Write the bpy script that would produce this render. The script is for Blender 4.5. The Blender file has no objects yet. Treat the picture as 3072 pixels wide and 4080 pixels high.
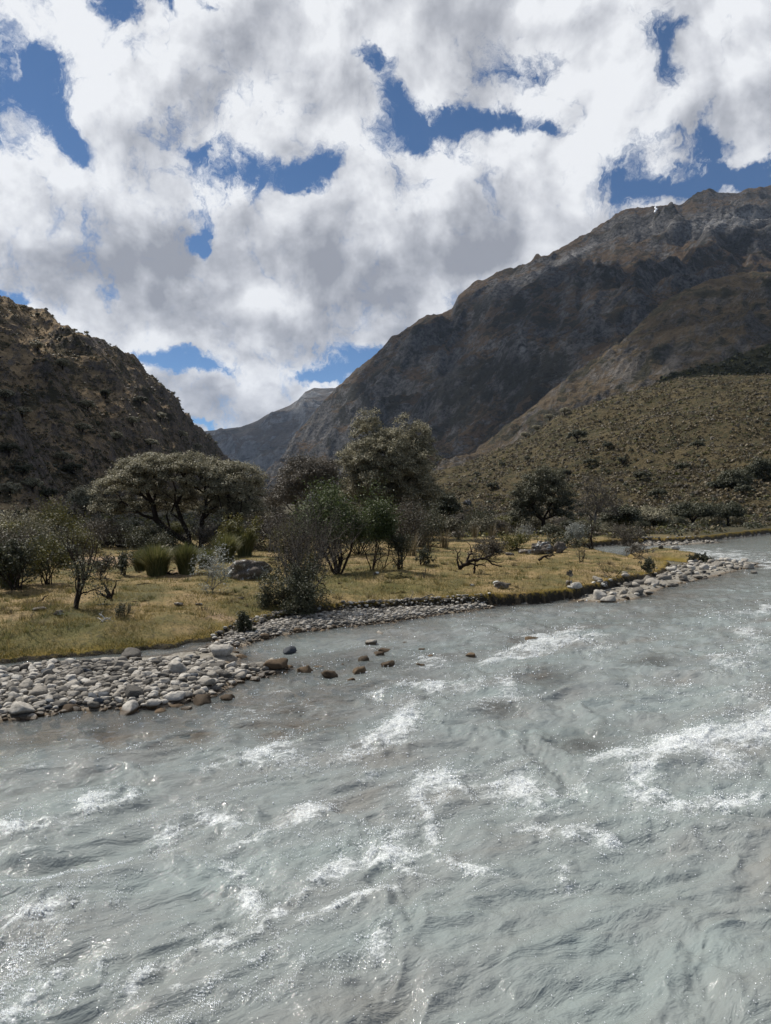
import bpy, bmesh, math, random
import numpy as np
from mathutils import Vector, Matrix
R = math.radians
sc = bpy.context.scene
COL = sc.collection

# ---------------------------------------------------------------- camera
FOC, CX, CY, CAMZ = 2900.0, 1536.0, 2040.0, 2.0
cam = bpy.data.cameras.new("camera"); camo = bpy.data.objects.new("camera", cam); COL.objects.link(camo)
cam.sensor_fit = 'VERTICAL'; cam.sensor_height = 36.0; cam.lens = FOC/4080*36.0
cam.clip_start = 0.1; cam.clip_end = 30000
camo.location = (0, 0, CAMZ); camo.rotation_euler = (R(90), 0, 0)
sc.camera = camo
sc.view_settings.view_transform = 'Standard'; sc.view_settings.look = 'None'
sc.view_settings.gamma = 1; sc.view_settings.use_curve_mapping = False
sc.view_settings.exposure = 0.2
sc.cycles.max_bounces = 8; sc.cycles.transparent_max_bounces = 12
sc.cycles.diffuse_bounces = 3; sc.cycles.glossy_bounces = 3; sc.cycles.volume_bounces = 1
sc.cycles.sample_clamp_indirect = 3.0
sc.cycles.use_denoising = True

# ---------------------------------------------------------------- sun and sky
SUN_AZ, SUN_EL = -55.0, 52.0          # azimuth from +Y towards +X
TOSUN = Vector((math.sin(R(SUN_AZ))*math.cos(R(SUN_EL)), math.cos(R(SUN_AZ))*math.cos(R(SUN_EL)), math.sin(R(SUN_EL))))
sl = bpy.data.lights.new("sun", 'SUN'); slo = bpy.data.objects.new("sun", sl); COL.objects.link(slo)
sl.energy = 5.0; sl.angle = R(0.53); sl.color = (1.0, 0.95, 0.87)
slo.rotation_euler = TOSUN.to_track_quat('Z', 'Y').to_euler()

class NT:
    def __init__(s, tree): s.t = tree; s.l = tree.links
    def n(s, typ, **kw):
        nd = s.t.nodes.new(typ)
        for k, v in kw.items():
            if k[0] == 'i' and k[1:].isdigit(): s.put(nd.inputs[int(k[1:])], v)
            elif k.startswith('in_'): s.put(nd.inputs[k[3:].replace('_', ' ')], v)
            else: setattr(nd, k, v)
        return nd
    def put(s, sock, v):
        if isinstance(v, bpy.types.NodeSocket): s.l.new(v, sock)
        elif isinstance(v, bpy.types.Node): s.l.new(v.outputs[0], sock)
        else:
            if hasattr(sock.default_value, '__len__') and hasattr(v, '__len__') and len(sock.default_value) == 4 and len(v) == 3: v = (*v, 1)
            sock.default_value = v
    def m(s, op, a, b=0.0, c=None, clamp=False):
        nd = s.n('ShaderNodeMath', operation=op, use_clamp=clamp); s.put(nd.inputs[0], a); s.put(nd.inputs[1], b)
        if c is not None: s.put(nd.inputs[2], c)
        return nd.outputs[0]
    def vm(s, op, a, b=(0, 0, 0), scale=None):
        nd = s.n('ShaderNodeVectorMath', operation=op); s.put(nd.inputs[0], a); s.put(nd.inputs[1], b)
        if scale is not None: s.put(nd.inputs['Scale'], scale)
        return nd.outputs['Value'] if op in ('DOT_PRODUCT', 'LENGTH', 'DISTANCE') else nd.outputs[0]
    def noise(s, vec, scale, detail=3, rough=0.5, dist=0.0, dims='3D', out=0, lac=2.0):
        nd = s.n('ShaderNodeTexNoise', noise_dimensions=dims)
        if vec is not None: s.put(nd.inputs['Vector'], vec)
        s.put(nd.inputs['Scale'], scale); s.put(nd.inputs['Detail'], detail); s.put(nd.inputs['Roughness'], rough)
        s.put(nd.inputs['Distortion'], dist); s.put(nd.inputs['Lacunarity'], lac)
        return nd.outputs[out]
    def mr(s, v, a, b, c=0.0, d=1.0, smooth=True):
        nd = s.n('ShaderNodeMapRange', interpolation_type='SMOOTHSTEP' if smooth else 'LINEAR')
        s.put(nd.inputs['Value'], v)
        for k, x in zip(('From Min', 'From Max', 'To Min', 'To Max'), (a, b, c, d)): s.put(nd.inputs[k], x)
        return nd.outputs['Result']
    def mix(s, f, a, b, bt='MIX'):
        nd = s.n('ShaderNodeMix', data_type='RGBA', blend_type=bt)
        s.put(nd.inputs['Factor'], f); s.put(nd.inputs[6], a); s.put(nd.inputs[7], b)
        return nd.outputs[2]
    def ramp(s, f, stops):
        nd = s.n('ShaderNodeValToRGB'); s.put(nd.inputs[0], f); e = nd.color_ramp.elements
        while len(e) < len(stops): e.new(0.5)
        for el, (p, c) in zip(e, stops): el.position = p; el.color = (*c, 1)
        return nd.outputs[0]
    def attr(s, name): return s.n('ShaderNodeAttribute', attribute_name=name).outputs['Fac']
    def bump(s, h, strength=0.5, dist=0.05, normal=None):
        nd = s.n('ShaderNodeBump'); s.put(nd.inputs['Height'], h); s.put(nd.inputs['Strength'], strength); s.put(nd.inputs['Distance'], dist)
        if normal is not None: s.put(nd.inputs['Normal'], normal)
        return nd.outputs[0]
    def bsdf(s, color, rough=0.8, normal=None, spec=0.3, **kw):
        nd = s.n('ShaderNodeBsdfPrincipled'); s.put(nd.inputs['Base Color'], color); s.put(nd.inputs['Roughness'], rough)
        s.put(nd.inputs['Specular IOR Level'], spec)
        if normal is not None: s.put(nd.inputs['Normal'], normal)
        for k, v in kw.items(): s.put(nd.inputs[k.replace('_', ' ')], v)
        return nd.outputs[0]
    def out(s, sh): s.l.new(sh, s.n('ShaderNodeOutputMaterial').inputs['Surface'])

def new_mat(name):
    m = bpy.data.materials.new(name); m.use_nodes = True; m.node_tree.nodes.clear()
    return m, NT(m.node_tree)

w = bpy.data.worlds.new("World"); sc.world = w; w.use_nodes = True; w.node_tree.nodes.clear()
t = NT(w.node_tree)
sky = t.n('ShaderNodeTexSky', sky_type='NISHITA', sun_disc=False)
sky.sun_elevation = R(SUN_EL); sky.sun_rotation = R(SUN_AZ); sky.altitude = 3800; sky.air_density = 1.0; sky.dust_density = 0.3; sky.ozone_density = 2.0
SKY_STR = 0.08
D = t.n('ShaderNodeTexCoord').outputs['Generated']
warp = t.vm('SCALE', t.vm('SUBTRACT', t.noise(D, 6.0, 6, 0.62, out=1), (0.5, 0.5, 0.5)), scale=0.16)
Dw = t.vm('ADD', D, warp)
def ell(px, py, rx, ry, soft0, soft1, amp, rot=0.0, vec=None, smooth=True):
    """a soft elliptical patch of the sky around one direction (px, py in photograph pixels)"""
    c = Vector(((px-CX)/FOC, 1, (CY-py)/FOC)); L = c.length; c.normalize()
    right = Vector((1, 0, 0)); right = (right - c*right.dot(c)).normalized(); up = right.cross(c)
    a = R(rot); r2 = right*math.cos(a)+up*math.sin(a); u2 = up*math.cos(a)-right*math.sin(a)
    M = Matrix((r2, c, u2)).transposed()
    mp = t.n('ShaderNodeMapping', vector_type='TEXTURE'); t.put(mp.inputs['Vector'], vec if vec is not None else Dw)
    mp.inputs['Location'].default_value = c; mp.inputs['Rotation'].default_value = M.to_euler()
    mp.inputs['Scale'].default_value = (rx/FOC/L**.7, 0.6, ry/FOC/L**.7)
    return t.mr(t.vm('LENGTH', mp.outputs[0]), soft0, soft1, amp, 0.0, smooth=smooth)
def ssum(items):
    r = items[0]
    for i in items[1:]: r = t.m('ADD', r, i)
    return r
G = 1.844
gaps = [(0, 215, 92, 92, 0), (75, 150, 30, 35, 0), (90, 270, 35, 40, 0), (240, 12, 42, 38, 0), (365, 27, 30, 10, 0), (480, 12, 30, 18, 0), (805, 75, 20, 38, 15), (858, 215, 32, 85, 20),
        (940, 290, 120, 34, 0), (1060, 262, 105, 24, -5), (1190, 305, 50, 12, -15), (570, 372, 95, 42, -4), (690, 385, 36, 26, 0), (440, 500, 15, 50, 4), (445, 540, 24, 14, 0), (440, 330, 20, 14, 0),
        (1390, 395, 75, 40, 8), (1530, 400, 120, 22, 0), (1680, 395, 110, 24, 0), (1515, 310, 24, 60, 14), (1450, 90, 28, 70, 6), (1510, 35, 30, 14, 25), (1120, 130, 75, 60, 0), (1450, 290, 60, 16, 0),
        (375, 785, 85, 22, 4), (465, 797, 50, 10, 0), (770, 772, 90, 32, 12), (690, 800, 50, 14, 0), (458, 918, 30, 6, 0), (140, 325, 30, 18, 0), (20, 632, 20, 10, 0)]
weak = {(1120, 130), (805, 75), (440, 330), (140, 325), (90, 270), (1190, 305), (1450, 290), (480, 12), (465, 797), (365, 27)}
gap = ssum([ell(x*G, y*G, rx*G*1.6+8, ry*G*1.6+8, 0.0, 1.0, 1.05 if (x, y) in weak else 1.75, rot, smooth=False) for x, y, rx, ry, rot in gaps])
n1 = t.noise(D, 5.5, 9, 0.56, 0.25)
n2 = t.noise(t.vm('MULTIPLY', Dw, (1.25, 1.25, 1.0)), 19.0, 9, 0.70, 0.6)
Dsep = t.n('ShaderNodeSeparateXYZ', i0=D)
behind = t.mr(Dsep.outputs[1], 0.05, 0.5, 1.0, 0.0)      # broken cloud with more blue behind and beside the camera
dens = t.m('ADD', t.m('MULTIPLY_ADD', t.m('SUBTRACT', n1, 0.5), 2.2, 0.93), t.m('MULTIPLY', t.m('SUBTRACT', n2, 0.5), 4.2))
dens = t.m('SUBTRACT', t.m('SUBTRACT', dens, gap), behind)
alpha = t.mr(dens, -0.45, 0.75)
# cloud relief: density a little nearer the sun minus density here
up = t.vm('ADD', D, (-0.016, 0.004, 0.022))
def billow(v):
    wv = t.vm('ADD', v, t.vm('SCALE', t.vm('SUBTRACT', t.noise(v, 9.0, 5, 0.6, out=1), (0.5, 0.5, 0.5)), scale=0.12))
    vo = t.n('ShaderNodeTexVoronoi', feature='SMOOTH_F1'); t.put(vo.inputs['Vector'], wv); vo.inputs['Scale'].default_value = 9.0; vo.inputs['Smoothness'].default_value = 0.6
    return t.m('SUBTRACT', t.noise(v, 5.5, 6, 0.52, 0.25), t.m('MULTIPLY', vo.outputs['Distance'], 0.22))
rel = t.m('SUBTRACT', billow(D), billow(up))
greys = [(190, 520, 330, 120, .8), (330, 600, 230, 130, .8), (500, 250, 150, 160, .30), (330, 300, 110, 130, .35), (560, 470, 60, 40, .3), (600, 520, 150, 60, .35), (830, 560, 330, 90, .8), (1100, 510, 230, 90, .7),
         (560, 690, 180, 50, .8), (100, 440, 90, 40, .3), (1050, 60, 150, 80, .3), (650, 240, 70, 100, .35), (800, 640, 160, 60, .6), (560, 840, 110, 30, .5), (1600, 280, 60, 60, .3), (1240, 20, 200, 30, .3), (720, 100, 90, 120, .2), (470, 860, 60, 30, .4)]
whites = [(80, 370, 120, 60, .5), (700, 320, 60, 40, .4), (1000, 370, 250, 50, .5), (1230, 350, 60, 60, .4), (350, 200, 80, 60, .4), (600, 130, 60, 80, .3), (120, 60, 90, 50, .4), (620, 620, 90, 40, .4), (400, 730, 60, 30, .4), (900, 430, 100, 40, .3),
          (450, 590, 25, 60, .5), (1330, 230, 120, 90, .3), (560, 790, 170, 30, .5), (700, 845, 60, 25, .5), (350, 900, 60, 40, .3), (1480, 330, 60, 30, .3)]
gz = ssum([ell(x*G, y*G, rx*G*1.15, ry*G*1.15, 0.1, 1.15, a) for x, y, rx, ry, a in greys])
wz = ssum([ell(x*G, y*G, rx*G*1.2, ry*G*1.2, 0.1, 1.1, a) for x, y, rx, ry, a in whites])
n3 = t.noise(D, 9.0, 6, 0.55, 0.5)
br = t.m('MULTIPLY_ADD', rel, 4.5, 0.80)
br = t.m('ADD', br, t.m('MULTIPLY', t.m('SUBTRACT', n3, 0.5), 0.38))
br = t.m('ADD', br, t.m('MULTIPLY', t.m('SUBTRACT', n2, 0.5), 0.30))
br = t.m('ADD', br, t.m('MULTIPLY', wz, 0.50))
br = t.m('SUBTRACT', br, t.m('MULTIPLY', gz, 0.50))
br = t.m('SUBTRACT', br, t.m('MULTIPLY', t.m('SUBTRACT', alpha, 0.5), 0.10), clamp=True)
ccol = t.ramp(br, [(0.0, (0.27, 0.285, 0.325)), (0.35, (0.41, 0.425, 0.465)), (0.7, (0.60, 0.615, 0.65)), (1.0, (0.76, 0.775, 0.80))])
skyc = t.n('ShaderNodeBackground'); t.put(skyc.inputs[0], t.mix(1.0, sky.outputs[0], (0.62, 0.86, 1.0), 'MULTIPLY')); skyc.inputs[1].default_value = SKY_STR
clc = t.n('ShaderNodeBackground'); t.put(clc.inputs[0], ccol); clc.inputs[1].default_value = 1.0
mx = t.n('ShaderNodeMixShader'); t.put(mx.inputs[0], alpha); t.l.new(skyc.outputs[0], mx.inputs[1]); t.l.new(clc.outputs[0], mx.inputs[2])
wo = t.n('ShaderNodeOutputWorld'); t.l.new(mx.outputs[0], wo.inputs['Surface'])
w.cycles.sampling_method = 'MANUAL'; w.cycles.sample_map_resolution = 512

# ---------------------------------------------------------------- helpers: noise, meshes, tags
rng = np.random.default_rng(7)
_perm = np.random.default_rng(99).permutation(4096).astype(np.int64)
_ang = np.random.default_rng(98).random(4096)*2*np.pi
_gx, _gy = np.cos(_ang), np.sin(_ang)
def perlin(x, y, seed=0):
    x = np.asarray(x, float)+seed*37.7; y = np.asarray(y, float)-seed*91.3
    xi = np.floor(x).astype(np.int64); yi = np.floor(y).astype(np.int64); xf = x-xi; yf = y-yi
    u = xf*xf*xf*(xf*(xf*6-15)+10); v = yf*yf*yf*(yf*(yf*6-15)+10)
    def g(a, b, dx, dy):
        h = _perm[(_perm[(xi+a) & 4095]+yi+b) & 4095]
        return _gx[h]*dx+_gy[h]*dy
    n00 = g(0, 0, xf, yf); n10 = g(1, 0, xf-1, yf); n01 = g(0, 1, xf, yf-1); n11 = g(1, 1, xf-1, yf-1)
    return ((n00*(1-u)+n10*u)*(1-v)+(n01*(1-u)+n11*u)*v)*1.5
def fbm(x, y, o=4, seed=0, gain=0.5, lac=2.03):
    s = 0; a = 1; f = 1
    for i in range(o): s = s+a*perlin(x*f, y*f, seed+i*3.1); a *= gain; f *= lac
    return s
def ridged(x, y, o=5, seed=0, gain=0.5, lac=2.07):
    s = 0; a = 1; f = 1; wgt = 1
    for i in range(o):
        n = (1-np.abs(perlin(x*f, y*f, seed+i*5.3)))**2*wgt; s = s+a*n; wgt = np.clip(n*1.3, 0, 1); a *= gain; f *= lac
    return s
def sstep(a, b, x): q = np.clip((x-a)/(b-a), 0, 1); return q*q*(3-2*q)

def tag(o, label=None, cat=None, group=None, kind=None):
    if label: o['label'] = label
    if cat: o['category'] = cat
    if group: o['group'] = group
    if kind: o['kind'] = kind
    return o
def link(name, me, mat=None, parent=None):
    o = bpy.data.objects.new(name, me); COL.objects.link(o)
    for m in (mat if isinstance(mat, (list, tuple)) else [mat]) if mat else []: me.materials.append(m)
    if parent: o.parent = parent
    return o
def mesh(name, V, F, mat=None, parent=None, smooth=False, attrs=None, mi=None):
    V = np.asarray(V, np.float32); F = np.asarray(F, np.int32); k = F.shape[1]
    me = bpy.data.meshes.new(name); me.vertices.add(len(V)); me.vertices.foreach_set('co', V.ravel())
    me.loops.add(F.size); me.loops.foreach_set('vertex_index', F.ravel())
    me.polygons.add(len(F)); me.polygons.foreach_set('loop_start', np.arange(0, F.size, k, dtype=np.int32)); me.polygons.foreach_set('loop_total', np.full(len(F), k, np.int32))
    if smooth: me.polygons.foreach_set('use_smooth', np.ones(len(F), bool))
    if mi is not None: me.polygons.foreach_set('material_index', np.asarray(mi, np.int32))
    for a, val in (attrs or {}).items():
        at = me.attributes.new(a, 'FLOAT', 'POINT'); at.data.foreach_set('value', np.asarray(val, np.float32))
    me.update(calc_edges=True); me.validate() if False else None
    return link(name, me, mat, parent)
def grid_faces(nr, nc):
    i = np.arange(nr-1)[:, None]*nc+np.arange(nc-1)[None, :]
    return np.stack([i, i+1, i+nc+1, i+nc], -1).reshape(-1, 4)
def empty(name, loc, rz=0, s=1.0):
    o = bpy.data.objects.new(name, None); COL.objects.link(o); o.location = loc; o.rotation_euler = (0, 0, rz); o.scale = (s, s, s); return o
def gp(px, py, z=0.0):
    d = (CAMZ-z)*FOC/(py-CY); return ((px-CX)/FOC*d, d)
def proj(x, y, z): return CX+x/y*FOC, CY-(z-CAMZ)/y*FOC
def sdf(P, x, y):
    """signed distance to polygon, positive inside"""
    P = np.asarray(P, float); d = np.full(x.shape, 1e9); ins = np.zeros(x.shape, bool)
    for i in range(len(P)):
        a = P[i]; b = P[(i+1) % len(P)]; e = b-a; wx = x-a[0]; wy = y-a[1]
        tt = np.clip((wx*e[0]+wy*e[1])/(e@e+1e-12), 0, 1); d = np.minimum(d, (wx-e[0]*tt)**2+(wy-e[1]*tt)**2)
        c = (a[1] > y) != (b[1] > y)
        if e[1] != 0: ins ^= c & (x < e[0]*(y-a[1])/e[1]+a[0])
    return np.where(ins, 1, -1)*np.sqrt(d)

# ---------------------------------------------------------------- ground: meadow bank, island, gravel bars, river bed
front = [(0, 2640), (250, 2622), (500, 2603), (700, 2578), (850, 2552), (920, 2526), (1000, 2508), (1150, 2468), (1300, 2446), (1500, 2436), (1700, 2428), (1900, 2418), (2100, 2405), (2280, 2388), (2420, 2362), (2480, 2335), (2560, 2318), (2640, 2290), (2680, 2262), (2620, 2250), (2540, 2252), (2440, 2228), (2330, 2203), (2290, 2192)]
P_MEADOW = [(-60, 9.5), (-8, 9.8)]+[gp(*q) for q in front]+[gp(2340, 2180), gp(2500, 2168), gp(2650, 2166), gp(2760, 2162), (30, 60), gp(3072, 2128), (75, 76), (1500, 90), (1500, 3000), (-1500, 3000), (-1500, 9.5)]
P_ISLE = [gp(*q) for q in [(2480, 2236), (2500, 2212), (2580, 2200), (2700, 2204), (2810, 2222), (2830, 2240), (2740, 2242), (2640, 2232), (2560, 2240)]]
P_BARA = [(-60, 6.2)]+[gp(*q) for q in [(-600, 2930), (0, 2862), (160, 2850), (300, 2820), (540, 2815), (700, 2800), (860, 2775), (880, 2730), (1000, 2700), (1120, 2672), (1050, 2650), (900, 2655), (960, 2612), (900, 2590), (780, 2592), (620, 2615), (430, 2636), (250, 2655), (0, 2674)]]+[(-60, 9.2)]
P_BARB = [gp(*q) for q in [(800, 2612), (900, 2585), (1000, 2555), (1150, 2520), (1300, 2505), (1500, 2485), (1650, 2462), (1800, 2440), (1960, 2420), (1950, 2415), (1700, 2424), (1400, 2436), (1150, 2462), (1000, 2500), (900, 2535), (820, 2580)]]
P_BARC = [gp(*q) for q in [(2290, 2392), (2420, 2396), (2560, 2378), (2620, 2345), (2760, 2312), (2900, 2280), (3020, 2243), (2900, 2236), (2760, 2240), (2680, 2262), (2640, 2286), (2540, 2312), (2450, 2340), (2330, 2376)]]
P_BARD = [gp(*q) for q in [(2570, 2172), (2700, 2170), (2860, 2160), (2850, 2156), (2690, 2163), (2560, 2166)]]
P_BACK = [(-1500, 0.2), (-10, 0.3), (12, 0.2), (1500, 0.3), (1500, -400), (-1500, -400)]
def ground(x, y, full=False):
    x = np.asarray(x, float); y = np.asarray(y, float)
    ex = x+0.10*fbm(x*2.3, y*2.3, 3, 5); ey = y+0.10*fbm(x*2.3, y*2.3, 3, 9)
    dm = sdf(P_MEADOW, ex, ey); di = sdf(P_ISLE, ex, ey); db = sdf(P_BACK, ex, ey)
    dg = np.maximum.reduce([sdf(P_BARA, ex, ey), sdf(P_BARB, ex, ey), sdf(P_BARC, ex, ey), sdf(P_BARD, ex, ey)])
    land = np.maximum.reduce([dm, di, db])
    dall = np.maximum(land, dg)
    bed = -0.045-0.50*(1-np.exp(-np.maximum(-dall, 0)/2.4))+0.03*fbm(x*1.5, y*1.5, 3, 3)*sstep(0, 0.6, -dall)
    gravel = 0.055+0.035*fbm(x*1.2, y*1.2, 2, 8)
    z = bed+(gravel-bed)*sstep(-0.25, 0.30, dg)
    hb = 0.30+0.06*perlin(x*0.6, y*0.6, 12)-0.18*sstep(0, 1, 1-np.hypot((x-9)/4.5, (y-23)/6))-0.16*np.exp(-((x+0.6)/2.2)**2)*np.exp(-((y-13)/2.5)**2)
    hb = hb+0.004*np.clip(y-9, 0, 1e9)+0.008*np.clip(y-50, 0, 1e9)+0.07*fbm(x*0.35, y*0.35, 3, 21)*sstep(0.2, 2, dm)+0.035*fbm(x*2.2, y*2.2, 4, 31)*sstep(0, .4, dm)
    soft = sstep(0.8, -1.8, x)*sstep(14, 11, y); edge = (1-soft)*(sstep(-0.03, 0.10, dm)*0.75+sstep(0.1, 1.3, dm)*0.25)+soft*(sstep(-0.03, 0.08, dm)*0.25+sstep(0.0, 1.2, dm)*0.75)
    z = np.where(dm > -0.06, z+(hb-z)*edge, z)
    hi = 0.26+0.05*perlin(x, y, 2)
    z = np.where(di > -0.1, np.maximum(z, z+(hi-z)*sstep(-0.1, 0.7, di)), z)
    z = np.where(db > -0.3, np.maximum(z, z+(0.4+0.05*perlin(x, y, 4)-z)*sstep(-0.3, 0.5, db)), z)
    return (z, dm, di, dg, dall) if full else z
def place(px, py, dmin=4.0, dmax=110.0):
    d = np.exp(np.linspace(math.log(dmin), math.log(dmax), 1500)); x = (px-CX)/FOC*d; zr = CAMZ-(py-CY)/FOC*d
    hit = np.nonzero(zr <= ground(x, d))[0]
    i = hit[0] if len(hit) else len(d)-1
    return float(x[i]), float(d[i]), float(ground(x[i:i+1], d[i:i+1])[0])
def at(px, depth, dz=0.0):
    x = (px-CX)/FOC*depth; return (x, depth, float(ground(np.array([x]), np.array([depth]))[0])+dz)

U = np.arange(-0.95, 0.951, 0.0031)
rows = np.concatenate([np.exp(np.arange(math.log(1.3), math.log(75), 0.0052)), np.exp(np.linspace(math.log(75.5), math.log(2500), 90))])
rows = np.concatenate([[-300, -60, -10, -2, 0.2, 0.7, 1.0], rows])
YY, UU = np.meshgrid(rows, U, indexing='ij')
XX = np.where(YY > 1.2, UU*YY, UU*np.maximum(2.0, np.abs(YY)*3+3))
Z, dm, di, dg, dall = ground(XX, YY, True)
def patch(px, py, list_):
    r = np.zeros_like(px)
    for (cx, cy, rx, ry, rot, amp) in list_:
        a = R(rot); dx = px-cx; dy = -(py-cy); X = (dx*math.cos(a)+dy*math.sin(a))/rx; Y = (-dx*math.sin(a)+dy*math.cos(a))/ry
        r = np.maximum(r, amp*np.exp(-(X*X+Y*Y)))
    return r
ysafe = np.maximum(YY, 1.0); GPX, GPY = CX+XX/ysafe*FOC, CY+(CAMZ-0.35)/ysafe*FOC
soil = patch(GPX, GPY, [(450, 2235, 160, 16, 0, 1.2), (1950, 2108, 330, 16, 0, 1.0), (2250, 2118, 200, 10, 0, .7), (720, 2290, 90, 16, 0, .6), (880, 2420, 120, 14, 0, .5), (100, 2420, 160, 20, 0, .5)])
green = patch(GPX, GPY, [(300, 2560, 520, 75, 0, 1.15), (900, 2500, 300, 60, 10, 1.0), (1150, 2400, 240, 40, 0, .6), (1620, 2330, 160, 30, 0, .8), (1300, 2300, 200, 60, 0, .5), (1500, 2400, 180, 30, 0, .4), (900, 2260, 200, 40, 0, .5)])

m_ground, t = new_mat('meadow_ground')
pos = t.n('ShaderNodeNewGeometry').outputs['Position']; zz = t.n('ShaderNodeSeparateXYZ', i0=pos).outputs[2]
na = t.noise(pos, 0.9, 5, 0.6); nb = t.noise(pos, 14, 4, 0.65); nc = t.noise(pos, 60, 3, 0.6); nbig = t.noise(pos, 0.25, 3, 0.5)
gcol = t.ramp(na, [(0.30, (0.065, 0.064, 0.022)), (0.42, (0.12, 0.10, 0.036)), (0.52, (0.20, 0.145, 0.060)), (0.62, (0.29, 0.205, 0.105)), (0.75, (0.12, 0.10, 0.045))])
gcol = t.mix(t.m('MULTIPLY', t.attr('green'), t.mr(nb, .3, .7, .5, 1.2)), gcol, (0.075, 0.078, 0.016))
gcol = t.mix(t.mr(nb, 0.48, 0.66, 0, 0.7), gcol, (0.055, 0.046, 0.024))
gcol = t.mix(t.mr(t.m('ADD', t.attr('soil'), t.m('MULTIPLY', t.m('SUBTRACT', nb, .5), .8)), .25, .6), gcol, t.mix(nb, (0.26, 0.17, 0.10), (0.34, 0.25, 0.17)))
yy = t.n('ShaderNodeSeparateXYZ', i0=pos).outputs[1]
gcol = t.mix(t.mr(t.m('ADD', yy, t.m('MULTIPLY', na, 10)), 48, 58), gcol, t.mix(nb, (0.03, 0.03, 0.016), (0.075, 0.062, 0.032)))
shaded_mud = t.mix(nb, (0.010, 0.008, 0.005), (0.035, 0.028, 0.018))  # bank mud, darkened to paint in the shadow strip under the bank
edgec = t.mr(t.m('ADD', t.attr('dm'), t.m('MULTIPLY', t.m('SUBTRACT', nb, .5), .3)), 0.05, 0.13)
moss = t.mr(t.m('ADD', t.attr('dm'), t.m('MULTIPLY', t.m('SUBTRACT', na, .5), .6)), 0.1, 0.45, 0.85, 0)
gcol = t.mix(moss, gcol, t.mix(na, (0.10, 0.085, 0.012), (0.22, 0.13, 0.015)))
gravelc = t.ramp(nb, [(0.3, (0.10, 0.085, 0.065)), (0.5, (0.22, 0.20, 0.165)), (0.7, (0.36, 0.345, 0.31))])
bedc = t.ramp(t.noise(pos, 5, 4, 0.6), [(0.35, (0.11, 0.083, 0.055)), (0.5, (0.20, 0.15, 0.10)), (0.7, (0.30, 0.235, 0.165))])
base = t.mix(t.mr(zz, -0.02, 0.03), bedc, gravelc)
base = t.mix(t.mr(t.attr('dm'), -0.03, 0.0), base, shaded_mud)
base = t.mix(edgec, base, gcol)
bp = t.bump(t.m('ADD', t.m('MULTIPLY', nb, .6), t.m('MULTIPLY', nc, .4)), 0.9, 0.05)
t.out(t.bsdf(base, 0.9, bp, 0.2))
dland = np.maximum(dm, np.maximum(di, sdf(P_BACK, XX, YY)))
gr = mesh('ground', np.stack([XX, YY, Z], -1).reshape(-1, 3), grid_faces(*XX.shape), m_ground, smooth=True, attrs={'dm': dland.ravel(), 'soil': soil.ravel(), 'green': green.ravel()})
tag(gr, kind='structure')

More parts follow.
